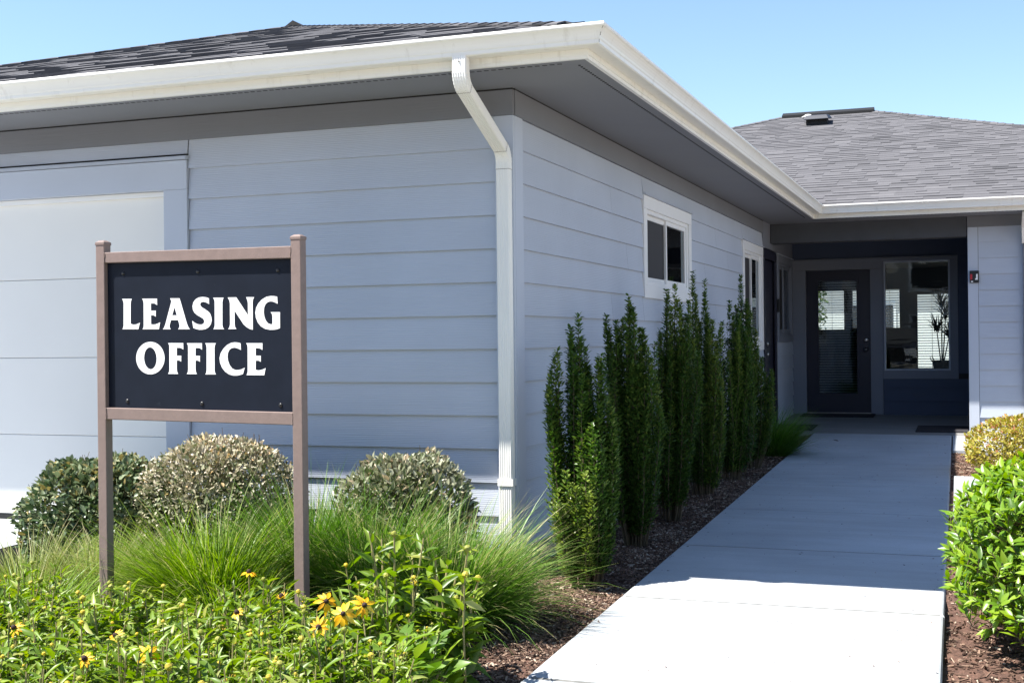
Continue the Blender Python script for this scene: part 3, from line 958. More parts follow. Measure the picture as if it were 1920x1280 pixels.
PITCH = 0.32
CA = 1 / math.sqrt(1 + PITCH * PITCH)
SA = PITCH * CA
Z0 = 2.580
rf = roof_deck('roof', [(-6.93, SOY - 0.04, Z0 - 0.04 * PITCH - 0.008), (SOX + 0.04, SOY - 0.04, Z0 - 0.04 * PITCH - 0.008), (-3.145, 3.185, Z0 + 3.75 * PITCH - 0.008)], bld, 'dark shingle hip roof of the garage wing')
AP = (-3.15, 3.18, Z0 + 3.75 * PITCH)
zdn = Z0 - 0.04 * PITCH - 0.008
VAL = FAY + 3.75
roof_deck('roof_slope', [(SOX + 0.04, SOY - 0.04, zdn), (SOX + 0.04, FAY - 0.04, zdn), (-3.15, VAL, AP[2] - 0.008), (-3.15, 3.18, AP[2] - 0.008)], rf, None)
roof_deck('roof_slope', [(-6.94, 12.0, zdn), (-6.94, SOY - 0.04, zdn), (-3.15, 3.18, AP[2] - 0.008), (-3.15, 12.0, AP[2] - 0.008)], rf, None)
shingle_field(rf, (0, SOY - 0.045, Z0 - 0.045 * PITCH), (1, 0, 0), (0, 1, 0), lambda r: -6.94 + r, lambda r: SOX + 0.045 - r, 3.8 / CA, 'shingles', 31)
mb = MB()
rg = np.random.default_rng(3)
caps(mb, (SOX - 0.16, SOY + 0.16, Z0 + 0.16 * PITCH), AP, (-0.0, -1, -PITCH), (1, 0, -PITCH), rg)
caps(mb, (-6.74, SOY + 0.16, Z0 + 0.16 * PITCH), AP, (0, -1, -PITCH), (-1, 0, -PITCH), rg)
tag(mb.obj('hip_shingles', 'shingle', rf, tones=True), kind='stuff')
# ridge vent seen end-on
MB().prism([(-0.125, -0.055), (0, 0.0), (0.125, -0.055), (0.125, -0.022), (0.0, 0.052), (-0.125, -0.022)], lambda a, b, h: (AP[0] + a, h, AP[2] + 0.012 + b), AP[1] + 0.02, 11.0).obj('ridge_vent', 'ridge', rf)

PITCH = 1 / 3
CA = 1 / math.sqrt(1 + PITCH * PITCH)
SA = PITCH * CA
# office roof
RY, RX0, RX1 = FAY + 6.47, -0.63, 0.75
ZF = 2.535
RZ = ZF + 6.47 / 3
LX, RXE = RX0 - 6.47, RX1 + 6.47
rf2 = roof_deck('roof', [(SOX - 3.75, FAY + 3.75, ZF + 3.75 / 3 - 0.008), (SOX, FAY - 0.0, ZF - 0.008), (RXE, FAY, ZF - 0.008), (RX1, RY, RZ - 0.008), (RX0, RY, RZ - 0.008), (RX0 - 2.72, RY - 2.72, RZ - 2.72 / 3 - 0.008)], bld, 'grey shingle hip roof over the office')
roof_deck('roof_slope', [(RXE, FAY, ZF - 0.008), (RXE, FAY + 12.94, ZF - 0.008), (RX1, RY, RZ - 0.008)], rf2, None)
roof_deck('roof_slope', [(LX, FAY + 12.94, ZF - 0.008), (LX, FAY, ZF - 0.008), (RX0, RY, RZ - 0.008)], rf2, None)
roof_deck('roof_slope', [(RXE, FAY + 12.94, ZF - 0.008), (LX, FAY + 12.94, ZF - 0.008), (RX0, RY, RZ - 0.008), (RX1, RY, RZ - 0.008)], rf2, None)
shingle_field(rf2, (0, FAY - 0.045, ZF - 0.045 / 3), (1, 0, 0), (0, 1, 0), lambda r: max(SOX - r + 0.05, RX0 - (6.5 - r)), lambda r: min(RX1 + 6.5 - r, 5.5), 6.5 / CA, 'shingles', 32)
mb = MB()
caps(mb, (RXE, FAY, ZF), (RX1, RY, RZ), (0, -1, -PITCH), (1, 0, -PITCH), rg)
caps(mb, (RX0 - 3, RY - 3, RZ - 1.0), (RX0, RY, RZ), (0, -1, -PITCH), (-1, 0, -PITCH), rg)
tag(mb.obj('hip_shingles', 'shingle', rf2, tones=True), kind='stuff')
MB().prism([(-0.14, -0.058), (0, 0.0), (0.14, -0.058), (0.14, -0.012), (0.0, 0.050), (-0.14, -0.012)], lambda a, b, h: (h, RY + a, RZ + 0.012 + b), RX0 - 0.02, RX1 + 0.04).obj('ridge_vent', 'ridge', rf2)
# square roof vent
VY = 13.86
VZ = ZF + (VY - FAY) / 3
mb = MB()
mb.box(-0.16, 0.16, VY - 0.16, VY + 0.2, VZ - 0.06, VZ + 0.055)
mb.obj('vent_base', 'ridge', rf2)
MB().hexa([(-0.20, VY - 0.24, VZ + 0.03), (0.20, VY - 0.24, VZ + 0.03), (0.20, VY + 0.2, VZ + 0.10), (-0.20, VY + 0.2, VZ + 0.10)],
          [(-0.16, VY - 0.19, VZ + 0.105), (0.16, VY - 0.19, VZ + 0.105), (0.16, VY + 0.17, VZ + 0.155), (-0.16, VY + 0.17, VZ + 0.155)]).obj('roof_vent', 'ventbox', rf2, bev=0.012)
mb = MB()
mb.lathe([(0.075, 0.0), (0.10, 0.004), (0.10, 0.02), (0.05, 0.035), (0.05, 0.05), (0.03, 0.05)], (-0.215, 14.42, ZF + (14.42 - FAY) / 3 + 0.006), 16)
mb.obj('pipe_flashing', 'vinyl', rf2, True)

# ---- office front right of the porch
w = box('wall', 'dark', bld, 2.30, 7.0, 8.90, 9.0, -0.3, 2.5)
tag(w, 'short grey lap-board wall to the right of the porch')
side_boards(w, 'x', 8.80, 2.322, 7.0, [2.1318 - E_ * k for k in range(0, 13)], 2.302, [])
box('corner_trim', 'trim', bld, 2.212, 2.320, 8.776, 8.80, 0.004, 2.301, bev=0.002)
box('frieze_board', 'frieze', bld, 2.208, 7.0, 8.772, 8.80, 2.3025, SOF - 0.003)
box('porch_return', 'porchtrim_shaded', bld, 2.222, 2.298, 8.802, 10.70, 0.03, 2.46)
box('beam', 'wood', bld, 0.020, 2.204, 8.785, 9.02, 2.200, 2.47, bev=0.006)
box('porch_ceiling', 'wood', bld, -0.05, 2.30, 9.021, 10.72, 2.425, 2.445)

# ---- porch back wall with entrance door and picture window
BY = 10.70
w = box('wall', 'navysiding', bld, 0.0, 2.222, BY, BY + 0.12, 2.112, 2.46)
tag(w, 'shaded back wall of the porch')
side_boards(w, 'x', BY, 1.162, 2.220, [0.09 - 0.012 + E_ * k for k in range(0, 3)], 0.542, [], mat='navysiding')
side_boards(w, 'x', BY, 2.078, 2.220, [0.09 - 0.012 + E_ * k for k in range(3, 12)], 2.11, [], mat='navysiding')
box('lining', 'dark', w, 1.10, 2.222, BY + 0.002, BY + 0.12, 0.0, 0.56)
box('lining', 'dark', w, 2.03, 2.222, BY + 0.002, BY + 0.12, 0.56, 2.11)
dr = empty('door')
dr.parent = bld
tag(dr, 'navy entrance door with tall glass pane')
mb = MB()
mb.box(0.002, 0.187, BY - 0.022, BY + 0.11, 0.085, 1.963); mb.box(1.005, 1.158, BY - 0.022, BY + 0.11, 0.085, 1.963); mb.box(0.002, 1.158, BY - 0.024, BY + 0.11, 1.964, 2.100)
mb.obj('casing', 'porchtrim_shaded', dr, bev=0.002)
box('drip_cap', 'porchtrim_shaded', dr, 0.002, 2.08, BY - 0.045, BY, 2.1015, 2.1105)
mb = MB()
y0, y1 = BY + 0.02, BY + 0.065
mb.box(0.19, 0.335, y0, y1, 0.105, 1.960); mb.box(0.840, 1.002, y0, y1, 0.105, 1.960); mb.box(0.335, 0.840, y0, y1, 1.832, 1.960); mb.box(0.335, 0.840, y0, y1, 0.105, 0.348)
mb.obj('door_leaf', 'navy', dr)
mb = MB()
mb.box(0.318, 0.345, y0 - 0.008, y0 - 0.0002, 0.33, 1.85); mb.box(0.830, 0.857, y0 - 0.008, y0 - 0.0002, 0.33, 1.85); mb.box(0.345, 0.830, y0 - 0.008, y0 - 0.0002, 1.823, 1.85); mb.box(0.345, 0.830, y0 - 0.008, y0 - 0.0002, 0.33, 0.357)
mb.obj('glazing_bead', 'navy', dr, bev=0.002)
box('pane', 'glass', dr, 0.336, 0.839, y0 + 0.015, y0 + 0.021, 0.349, 1.831)
mb_ = MB().box(0.340, 0.835, BY + 0.066, BY + 0.092, 0.0, 0.0016).mesh('blind_slat')
mb_.materials.append(M['blind'])
zz = 0.37
while zz < 1.82:
    o = bpy.data.objects.new('blind_slat', mb_)
    COL.objects.link(o)
    o.parent = dr
    o.location = (0, 0, zz)
    zz += 0.034
box('threshold', 'metal', dr, 0.19, 1.002, BY - 0.03, BY + 0.07, 0.083, 0.104)
MB().lathe([(0, 0), (0.030, 0), (0.030, 0.01), (0.012, 0.013), (0, 0.014)], (0.945, y0, 1.05), 16, Vector((0, -1, 0))).obj('deadbolt', 'metal', dr, True)
MB().lathe([(0, 0), (0.030, 0), (0.030, 0.01), (0.012, 0.013), (0.012, 0.035), (0.025, 0.045), (0.027, 0.06), (0, 0.068)], (0.945, y0, 0.925), 16, Vector((0, -1, 0))).obj('door_knob', 'metal', dr, True)
win = empty('window')
win.parent = bld
tag(win, 'large fixed window beside the entrance door')
mb = MB()
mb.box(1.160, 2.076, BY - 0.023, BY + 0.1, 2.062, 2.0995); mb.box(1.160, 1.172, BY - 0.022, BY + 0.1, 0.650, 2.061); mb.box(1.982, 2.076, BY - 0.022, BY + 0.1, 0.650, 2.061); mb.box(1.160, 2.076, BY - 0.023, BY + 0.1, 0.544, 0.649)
mb.obj('casing', 'porchtrim_shaded', win, bev=0.002)
mb = MB()
mb.box(1.173, 1.981, BY - 0.008, BY + 0.06, 2.040, 2.061); mb.box(1.173, 1.193, BY - 0.008, BY + 0.06, 0.672, 2.0395); mb.box(1.961, 1.981, BY - 0.008, BY + 0.06, 0.672, 2.0395); mb.box(1.173, 1.981, BY - 0.008, BY + 0.06, 0.651, 0.6715)
mb.obj('frame', 'trim', win, bev=0.002)
box('pane', 'glass', win, 1.194, 1.960, BY + 0.03, BY + 0.036, 0.673, 2.039)

# ---- lobby behind the glass
rm = empty('lobby')
rm.parent = bld
mb = MB()
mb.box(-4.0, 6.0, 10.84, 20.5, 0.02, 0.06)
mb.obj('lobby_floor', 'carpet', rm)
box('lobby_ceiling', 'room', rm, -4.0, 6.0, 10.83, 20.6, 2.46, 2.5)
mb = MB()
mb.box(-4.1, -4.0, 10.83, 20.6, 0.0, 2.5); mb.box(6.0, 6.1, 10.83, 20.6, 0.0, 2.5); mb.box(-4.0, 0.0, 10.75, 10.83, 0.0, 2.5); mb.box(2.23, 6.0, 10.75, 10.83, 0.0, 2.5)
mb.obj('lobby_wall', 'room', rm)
OPEN = [(-1.45, -0.28, 1.25, 2.04), (-0.11, 0.815, 1.27, 2.045), (1.16, 2.55, 0.45, 1.93)]
mb = MB()
xs = [-4.0]
for (a, b_, c, d_) in OPEN:
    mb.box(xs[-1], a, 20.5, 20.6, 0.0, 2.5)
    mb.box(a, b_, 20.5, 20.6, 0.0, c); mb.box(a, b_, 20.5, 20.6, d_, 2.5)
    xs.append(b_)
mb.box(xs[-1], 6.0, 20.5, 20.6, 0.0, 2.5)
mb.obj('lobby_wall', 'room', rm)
for i, (a, b_, c, d_) in enumerate(OPEN):
    bl = empty('window_blind')
    bl.parent = bld
    me = MB().hexa([(a, 0.0, 0.0), (b_, 0.0, 0.0), (b_, 0.046, 0.013), (a, 0.046, 0.013)], [(a, 0.0, 0.003), (b_, 0.0, 0.003), (b_, 0.046, 0.016), (a, 0.046, 0.016)]).mesh('blind_slat')
    me.materials.append(M['blind'])
    z = c + 0.02
    while z < d_ - 0.02:
        s = bpy.data.objects.new('blind_slat', me)
        COL.objects.link(s)
        s.parent = bl
        s.location = (0, 20.43, z)
        z += 0.052
    for q in (0.2, 0.8):
        box('blind_cord', 'blind', bl, a + (b_ - a) * q, a + (b_ - a) * q + 0.008, 20.425, 20.428, c, d_)
# doorside counter silhouette inside
box('counter', 'dark', rm, -2.2, 0.6, 15.0, 15.6, 0.06, 1.0)

# ================================================================== SIGN
SO = Vector((-1.32374, -1.71472, 0))
SE = Vector((0.99976, -0.0219, 0))
SN = Vector((-0.0219, -0.99976, 0))          # towards the viewer
def SP(s, z, out=0.0):
    p = SO + SE * s + SN * out
    return (p.x, p.y, z)
sign = empty('sign', (SP(0.52, -0.18)))
tag(sign, 'brown metal post sign with navy panel reading LEASING OFFICE', 'sign')
sign_inv = Matrix.Translation(-sign.location)
def sobj(mb, name, mat, bev=0, parent=None):
    o = mb.obj(name, mat, parent or sign, bev=bev)
    o.data.transform(sign_inv)
    return o
def sbox(mb, s0, s1, z0l, z1l, z0r, z1r, o0, o1):
    """box in sign space whose ends may differ in height"""
    return mb.hexa([SP(s0, z0l, o1), SP(s1, z0r, o1), SP(s1, z0r, o0), SP(s0, z0l, o0)], [SP(s0, z1l, o1), SP(s1, z1r, o1), SP(s1, z1r, o0), SP(s0, z1l, o0)])
for s0, s1, zt in ((0.0, 0.0455, 1.534), (0.9905, 1.0373, 1.520)):
    post = sobj(sbox(MB(), s0, s1, -0.35, zt, -0.35, zt, -0.0455, 0.0), 'post', 'bronze', 0.003)
    mb = MB()
    e = 0.0022
    sm, om = (s0 + s1) / 2, -0.02275
    mb.hexa([SP(s0 - e, zt - 0.006, e), SP(s1 + e, zt - 0.006, e), SP(s1 + e, zt - 0.006, -0.0455 - e), SP(s0 - e, zt - 0.006, -0.0455 - e)],
            [SP(s0 - e, zt + 0.007, e), SP(s1 + e, zt + 0.007, e), SP(s1 + e, zt + 0.007, -0.0455 - e), SP(s0 - e, zt + 0.007, -0.0455 - e)])
    k = 0.011
    mb.hexa([SP(s0 - e, zt + 0.0071, e), SP(s1 + e, zt + 0.0071, e), SP(s1 + e, zt + 0.0071, -0.0455 - e), SP(s0 - e, zt + 0.0071, -0.0455 - e)],
            [SP(s0 + k, zt + 0.016, -k), SP(s1 - k, zt + 0.016, -k), SP(s1 - k, zt + 0.016, -0.0455 + k), SP(s0 + k, zt + 0.016, -0.0455 + k)])
    o = sobj(mb, 'post_cap', 'bronze', 0.002, post)
sobj(sbox(MB(), 0.0457, 0.9903, 1.4493, 1.4960, 1.4382, 1.4887, -0.0445, -0.0015), 'rail', 'bronze', 0.003)
sobj(sbox(MB(), 0.0457, 0.9903, 0.7633, 0.8148, 0.7512, 0.8036, -0.0445, -0.0015), 'rail', 'bronze', 0.003)
rgw = random.Random(4)
mb = MB()
for s_, zs in ((0.0465, (1.452, 1.494)), (0.9895, (1.442, 1.486)), (0.0465, (0.766, 0.812)), (0.9895, (0.754, 0.801))):
    z = zs[0]
    while z < zs[1]:
        mb.lathe([(0.0, -0.003), (0.0035, -0.001), (0.0035, 0.001), (0.0, 0.003)], SP(s_ + rgw.uniform(-0.002, 0.002), z, -0.0015), 6)
        z += 0.0045
sobj(mb, 'weld_bead', 'bronze')
panel = sobj(sbox(MB(), 0.0458, 0.9902, 0.810, 1.455, 0.800, 1.442, -0.030, -0.022), 'panel', 'panel')
for s_, z in ((0.1454, 0.8436), (0.5331, 0.8351), (0.9218, 0.8316), (0.130, 1.402), (0.520, 1.398), (0.915, 1.392)):
    p = SP(s_, z, -0.022)
    mb = MB().lathe([(0.0088, 0), (0.0086, 0.002), (0.006, 0.0045), (0.0, 0.0055)], p, 14, SN)
    sobj(mb, 'rivet', 'black')
GLYPHS = [
 ([(1226,12908),(1753,12896),(1709,12806),(1687,12690),(1675,11816),(1774,11779),(1880,11770),(1998,11788),(2093,11819),(2164,11851),(2085,11567),(1232,11579),(1281,11656),(1298,11744),(1312,12698),(1296,12796),(1266,12864)], None),
 ([(2296,12890),(3078,12876),(3086,12603),(3040,12619),(2982,12659),(2924,12674),(2761,12677),(2757,12363),(3009,12358),(3005,12094),(2952,12134),(2882,12160),(2754,12162),(2756,11776),(2854,11759),(2982,11767),(3099,11798),(3227,11850),(3165,11553),(2301,11564),(2354,11641),(2369,11728),(2375,12675),(2364,12772),(2330,12847)], None),
 ([(3761,12876),(4243,12865),(4299,12730),(4617,11771),(4672,11656),(4761,11531),(4161,11539),(4215,11605),(4234,11681),(4224,11758),(4162,11931),(3799,11937),(3735,11765),(3717,11689),(3733,11612),(3778,11544),(3369,11550),(3444,11635),(3504,11769),(3804,12665),(3824,12741),(3802,12808)], [(3986,12489),(4103,12138),(3859,12143)]),
 ([(5749,12828),(5603,12877),(5416,12897),(5228,12878),(5066,12799),(4957,12677),(4909,12509),(4931,12362),(5005,12236),(5138,12132),(5298,12050),(5431,11981),(5496,11901),(5503,11833),(5454,11755),(5360,11723),(5253,11725),(5133,11749),(4999,11807),(4887,11884),(4942,11582),(5076,11536),(5237,11504),(5397,11502),(5585,11535),(5733,11616),(5833,11738),(5877,11895),(5858,12052),(5794,12188),(5675,12291),(5516,12384),(5370,12466),(5304,12546),(5311,12624),(5373,12679),(5467,12689),(5573,12668),(5666,12633),(5754,12581)], None),
 ([(5957,12851),(6486,12843),(6445,12757),(6422,12646),(6410,11685),(6435,11584),(6492,11509),(5952,11517),(6004,11590),(6026,11691),(6034,12654),(6022,12755)], None),
 ([(6689,12845),(7108,12842),(7684,12065),(7685,12574),(7666,12686),(7603,12838),(7997,12829),(7938,12735),(7919,12614),(7914,11463),(7767,11499),(7613,11578),(7458,11703),(7022,12288),(7020,11720),(7039,11598),(7104,11508),(6697,11509),(6764,11602),(6792,11724),(6796,12593),(6771,12716)], None),
 ([(9111,12818),(8967,12850),(8788,12859),(8583,12824),(8376,12725),(8194,12564),(8084,12378),(8045,12180),(8071,11970),(8158,11769),(8310,11602),(8514,11495),(8744,11452),(8948,11454),(9101,11474),(9234,11516),(9238,12180),(8792,12188),(8850,12110),(8874,12000),(8870,11686),(8773,11683),(8646,11729),(8545,11851),(8483,12007),(8457,12183),(8475,12381),(8541,12523),(8657,12609),(8785,12635),(8913,12619),(9039,12572),(9133,12526)], None),
 ([(3442,10305),(3432,10195),(3403,10088),(3357,9987),(3295,9893),(3219,9809),(3129,9738),(3029,9681),(2920,9638),(2806,9613),(2689,9604),(2572,9613),(2458,9639),(2350,9681),(2250,9739),(2161,9812),(2086,9896),(2025,9991),(1981,10094),(1955,10202),(1947,10313),(1958,10423),(1987,10531),(2034,10633),(2097,10727),(2175,10811),(2266,10882),(2367,10939),(2476,10981),(2591,11005),(2708,11013),(2825,11003),(2938,10976),(3046,10933),(3144,10874),(3232,10802),(3307,10718),(3366,10623),(3409,10521),(3435,10414)], [(3029,10297),(3018,10150),(2974,10017),(2904,9911),(2814,9843),(2712,9820),(2609,9844),(2514,9912),(2438,10018),(2387,10152),(2366,10301),(2378,10449),(2421,10582),(2492,10688),(2583,10755),(2685,10778),(2788,10753),(2882,10685),(2958,10578),(3009,10445)]),
 ([(3631,10952),(4412,10944),(4415,10664),(4363,10697),(4306,10730),(4238,10742),(4082,10743),(4077,10403),(4302,10401),(4298,10144),(4253,10176),(4196,10201),(4075,10202),(4069,9829),(4086,9714),(4135,9619),(3613,9623),(3668,9705),(3685,9830),(3694,10788),(3683,10875)], None),
 ([(4599,10937),(5369,10929),(5372,10651),(5321,10683),(5265,10716),(5197,10728),(5043,10729),(5039,10391),(5260,10390),(5257,10134),(5212,10166),(5156,10191),(5036,10192),(5031,9821),(5048,9707),(5096,9612),(4581,9616),(4634,9698),(4652,9822),(4660,10774),(4650,10860)], None),
 ([(5533,10930),(6071,10925),(6025,10844),(6002,10731),(5993,9768),(6014,9674),(6058,9598),(5522,9599),(5573,9674),(5590,9769),(5603,10734),(5588,10838)], None),
 ([(7300,10907),(7179,10936),(7003,10951),(6826,10927),(6626,10838),(6447,10689),(6311,10502),(6246,10295),(6272,10088),(6369,9881),(6522,9711),(6720,9598),(6941,9545),(7139,9551),(7293,9583),(7408,9616),(7490,9878),(7362,9822),(7208,9785),(7032,9781),(6878,9842),(6748,9992),(6673,10180),(6648,10331),(6670,10500),(6734,10621),(6845,10701),(6978,10726),(7110,10707),(7220,10668),(7318,10623)], None),
 ([(7578,10910),(8372,10902),(8370,10615),(8310,10652),(8246,10684),(8170,10694),(8044,10695),(8040,10379),(8285,10377),(8286,10117),(8239,10151),(8174,10174),(8037,10174),(8032,9787),(8147,9768),(8266,9779),(8386,9810),(8512,9860),(8447,9564),(7574,9569),(7623,9644),(7639,9747),(7648,10717),(7634,10820)], None),
]

for outline, hole in GLYPHS:
    cu = bpy.data.curves.new('letter', 'CURVE')
    cu.dimensions = '2D'
    cu.fill_mode = 'BOTH'
    cu.extrude = 0.0006
    for pts in (outline, hole):
        if pts:
            sp = cu.splines.new('POLY')
            sp.points.add(len(pts) - 1)
            for q, (a, b_) in zip(sp.points, pts):
                q.co = (a * 1e-4, b_ * 1e-4, 0, 1)
            sp.use_cyclic_u = True
    tmp = bpy.data.objects.new('letter_curve', cu)
    me = bpy.data.meshes.new_from_object(tmp)
    bpy.data.objects.remove(tmp)
    o3 = SO + SN * -0.0212
    mat4 = Matrix(((SE.x, 0, SN.x, o3.x), (SE.y, 0, SN.y, o3.y), (0, 1, 0, 0), (0, 0, 0, 1)))
    me.transform(sign_inv @ mat4)
    me.materials.clear()
    link('letter', me, 'letter', sign)

# ================================================================== SMALL THINGS AT THE PORCH
def floor_z(y):
    return 0.003 + (y - 8.365) * 0.087 / 2.535
def mat_obj(x0, x1, y0, y1, skew, label):
    z0_, z1_ = floor_z(y0) + 0.002, floor_z(y1) + 0.002
    h = 0.012
    mb = MB().hexa([(x0 + skew, y0, z0_), (x1 + skew, y0, z0_), (x1, y1, z1_), (x0, y1, z1_)], [(x0 + skew, y0, z0_ + h), (x1 + skew, y0, z0_ + h), (x1, y1, z1_ + h), (x0, y1, z1_ + h)])
    o = mb.obj('door_mat', 'mat', None, bev=0.004)
    tag(o, label, 'door mat')
mat_obj(0.02, 0.50, 8.62, 9.20, 0.0, 'dark mat at the side door, partly hidden by grass')
mat_obj(1.64, 2.20, 8.60, 9.25, 0.0, 'dark mat against the pale corner trim of the porch')
mat_obj(0.15, 1.06, 10.25, 10.66, 0.0, 'dark mat under the navy entrance door')

kb = empty('key_box', (2.28, 8.776, 1.745))
tag(kb, 'small black key lockbox with red stripe on the corner trim', 'lockbox')
mb = MB()
mb.box(-0.05, 0.05, -0.032, 0.0, -0.068, 0.068)
mb.obj('body', 'black', kb, bev=0.008)
mb = MB()
mb.box(-0.044, -0.022, -0.034, -0.0325, -0.03, 0.03)
mb.obj('red_stripe', 'red', kb)
MB().box(0.018, 0.036, -0.0345, -0.0325, -0.034, 0.03).box(0.008, 0.018, -0.0342, -0.0325, -0.034, -0.018).obj('display', 'vinyl', kb)
MB().box(-0.036, -0.014, -0.0345, -0.0325, -0.060, -0.046).obj('button', 'vinyl', kb)

# slim downspout at the far wall, half out of the frame
d2 = empty('wall_pipe')
d2.parent = bld
MB().box(2.785, 2.845, 8.715, 8.775, 0.02, 2.12).obj('pipe', 'frieze', d2, bev=0.004)
MB().hexa([(2.775, 8.705, 2.10), (2.855, 8.705, 2.10), (2.855, 8.778, 2.10), (2.775, 8.778, 2.10)], [(2.770, 8.60, 2.26), (2.850, 8.60, 2.26), (2.850, 8.70, 2.30), (2.770, 8.70, 2.30)]).obj('elbow', 'spout', d2, bev=0.004)
MB().hexa([(2.770, 8.25, 2.42), (2.850, 8.25, 2.42), (2.850, 8.33, 2.42), (2.770, 8.33, 2.42)], [(2.770, 8.25, 2.47), (2.850, 8.25, 2.47), (2.850, 8.33, 2.47), (2.770, 8.33, 2.47)]).obj('outlet', 'spout', d2)
MB().hexa([(2.770, 8.60, 2.26), (2.850, 8.60, 2.26), (2.850, 8.70, 2.30), (2.770, 8.70, 2.30)], [(2.770, 8.25, 2.40), (2.850, 8.25, 2.40), (2.850, 8.335, 2.43), (2.770, 8.335, 2.43)]).obj('offset_pipe', 'spout', d2)

# house plant behind the picture window
hp = empty('house_plant', (1.86, 11.35, 0.06))
tag(hp, 'potted spiky dracaena standing behind the porch window', 'plant')
MB().lathe([(0.0, 0.0), (0.16, 0.0), (0.16, 0.02), (0.03, 0.03), (0.03, 0.50), (0.17, 0.52), (0.17, 0.55), (0.0, 0.55)], (0, 0, 0), 20).obj('plant_stand', 'pot', hp, True)
MB().lathe([(0.0, 0.552), (0.10, 0.552), (0.125, 0.70), (0.13, 0.71), (0.11, 0.71), (0.10, 0.67), (0.0, 0.67)], (0, 0, 0), 24).obj('pot', 'pot', hp, True)
mb = MB()
mb.tube([(-0.125, 0, 0.69), (-0.15, 0, 0.74), (-0.13, 0, 0.77), (-0.10, 0, 0.71)], 0.006, 6)
mb.tube([(0.125, 0, 0.69), (0.15, 0, 0.74), (0.13, 0, 0.77), (0.10, 0, 0.71)], 0.006, 6)
mb.obj('pot_handle', 'pot', hp)
mb = MB()
heads = [(-0.06, 0.02, 1.10), (0.05, -0.03, 1.26), (0.0, 0.05, 1.42), (0.09, 0.04, 1.02)]
for x, y, z in heads:
    mb.tube([(x * 0.2, y * 0.2, 0.66), (x * 0.6, y * 0.7, 0.66 + (z - 0.66) * 0.5), (x, y, z)], [0.009, 0.008, 0.006], 6)
mb.obj('cane', 'bark', hp)

def blades(base, az, L, tilt, curl, w, tone, seg=5, twist=None, rng=RNG):
    """arching blades; base (N,3). returns V,F,T (quads)"""
    N = len(L)
    h = np.stack([np.cos(az), np.sin(az), np.zeros(N)], 1)
    s = np.linspace(0, 1, seg + 1)
    side0 = np.stack([-np.sin(az), np.cos(az), np.zeros(N)], 1)
    tw = rng.uniform(-1.0, 1.0, N) if twist is None else twist
    V = np.zeros((N, seg + 1, 2, 3))
    ang = tilt[:, None] + curl[:, None] * s[None] ** 1.4      # angle from vertical along the blade
    ds = 1.0 / seg
    hx = np.concatenate([np.zeros((N, 1)), np.cumsum((np.sin(ang[:, 1:]) + np.sin(ang[:, :-1])) / 2 * ds, 1)], 1) * L[:, None]
    vz = np.concatenate([np.zeros((N, 1)), np.cumsum((np.cos(ang[:, 1:]) + np.cos(ang[:, :-1])) / 2 * ds, 1)], 1) * L[:, None]
    C = base[:, None] + h[:, None] * hx[..., None] + np.array([0, 0, 1.0]) * vz[..., None]
    side = side0 * np.cos(tw)[:, None] + h * np.sin(tw)[:, None]
    wd = w[:, None] * np.minimum(1, 0.55 + 1.5 * s)[None] * (1 - s[None] ** 2.2) + 0.00012
    V[:, :, 0] = C - side[:, None] * wd[..., None]
    V[:, :, 1] = C + side[:, None] * wd[..., None]
    idx = np.arange(N * (seg + 1) * 2).reshape(N, seg + 1, 2)
    F = np.stack([idx[:, :-1, 0], idx[:, :-1, 1], idx[:, 1:, 1], idx[:, 1:, 0]], -1).reshape(-1, 4)
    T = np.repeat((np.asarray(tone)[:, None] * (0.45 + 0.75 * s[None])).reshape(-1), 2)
    return V.reshape(-1, 3), F, np.clip(T, 0, 1)

parts = []
rg = np.random.default_rng(40)
for x, y, z in heads:
    n_ = 46
    parts.append(blades(np.tile([[x, y, z]], (n_, 1)) + rg.normal(size=(n_, 3)) * 0.012, rg.uniform(0, 6.28, n_), rg.uniform(0.22, 0.36, n_), rg.uniform(0.1, 1.0, n_), rg.uniform(0.5, 1.6, n_), rg.uniform(0.006, 0.011, n_), rg.uniform(0, 1, n_)))
V, F, T = merge(parts)
tag(link('foliage', np_mesh('foliage', V, F, T), 'houseplant', hp), kind='stuff')

# ================================================================== PLANTING
def sphere_dirs(n, rng):
    return unit(rng.normal(size=(n, 3)))

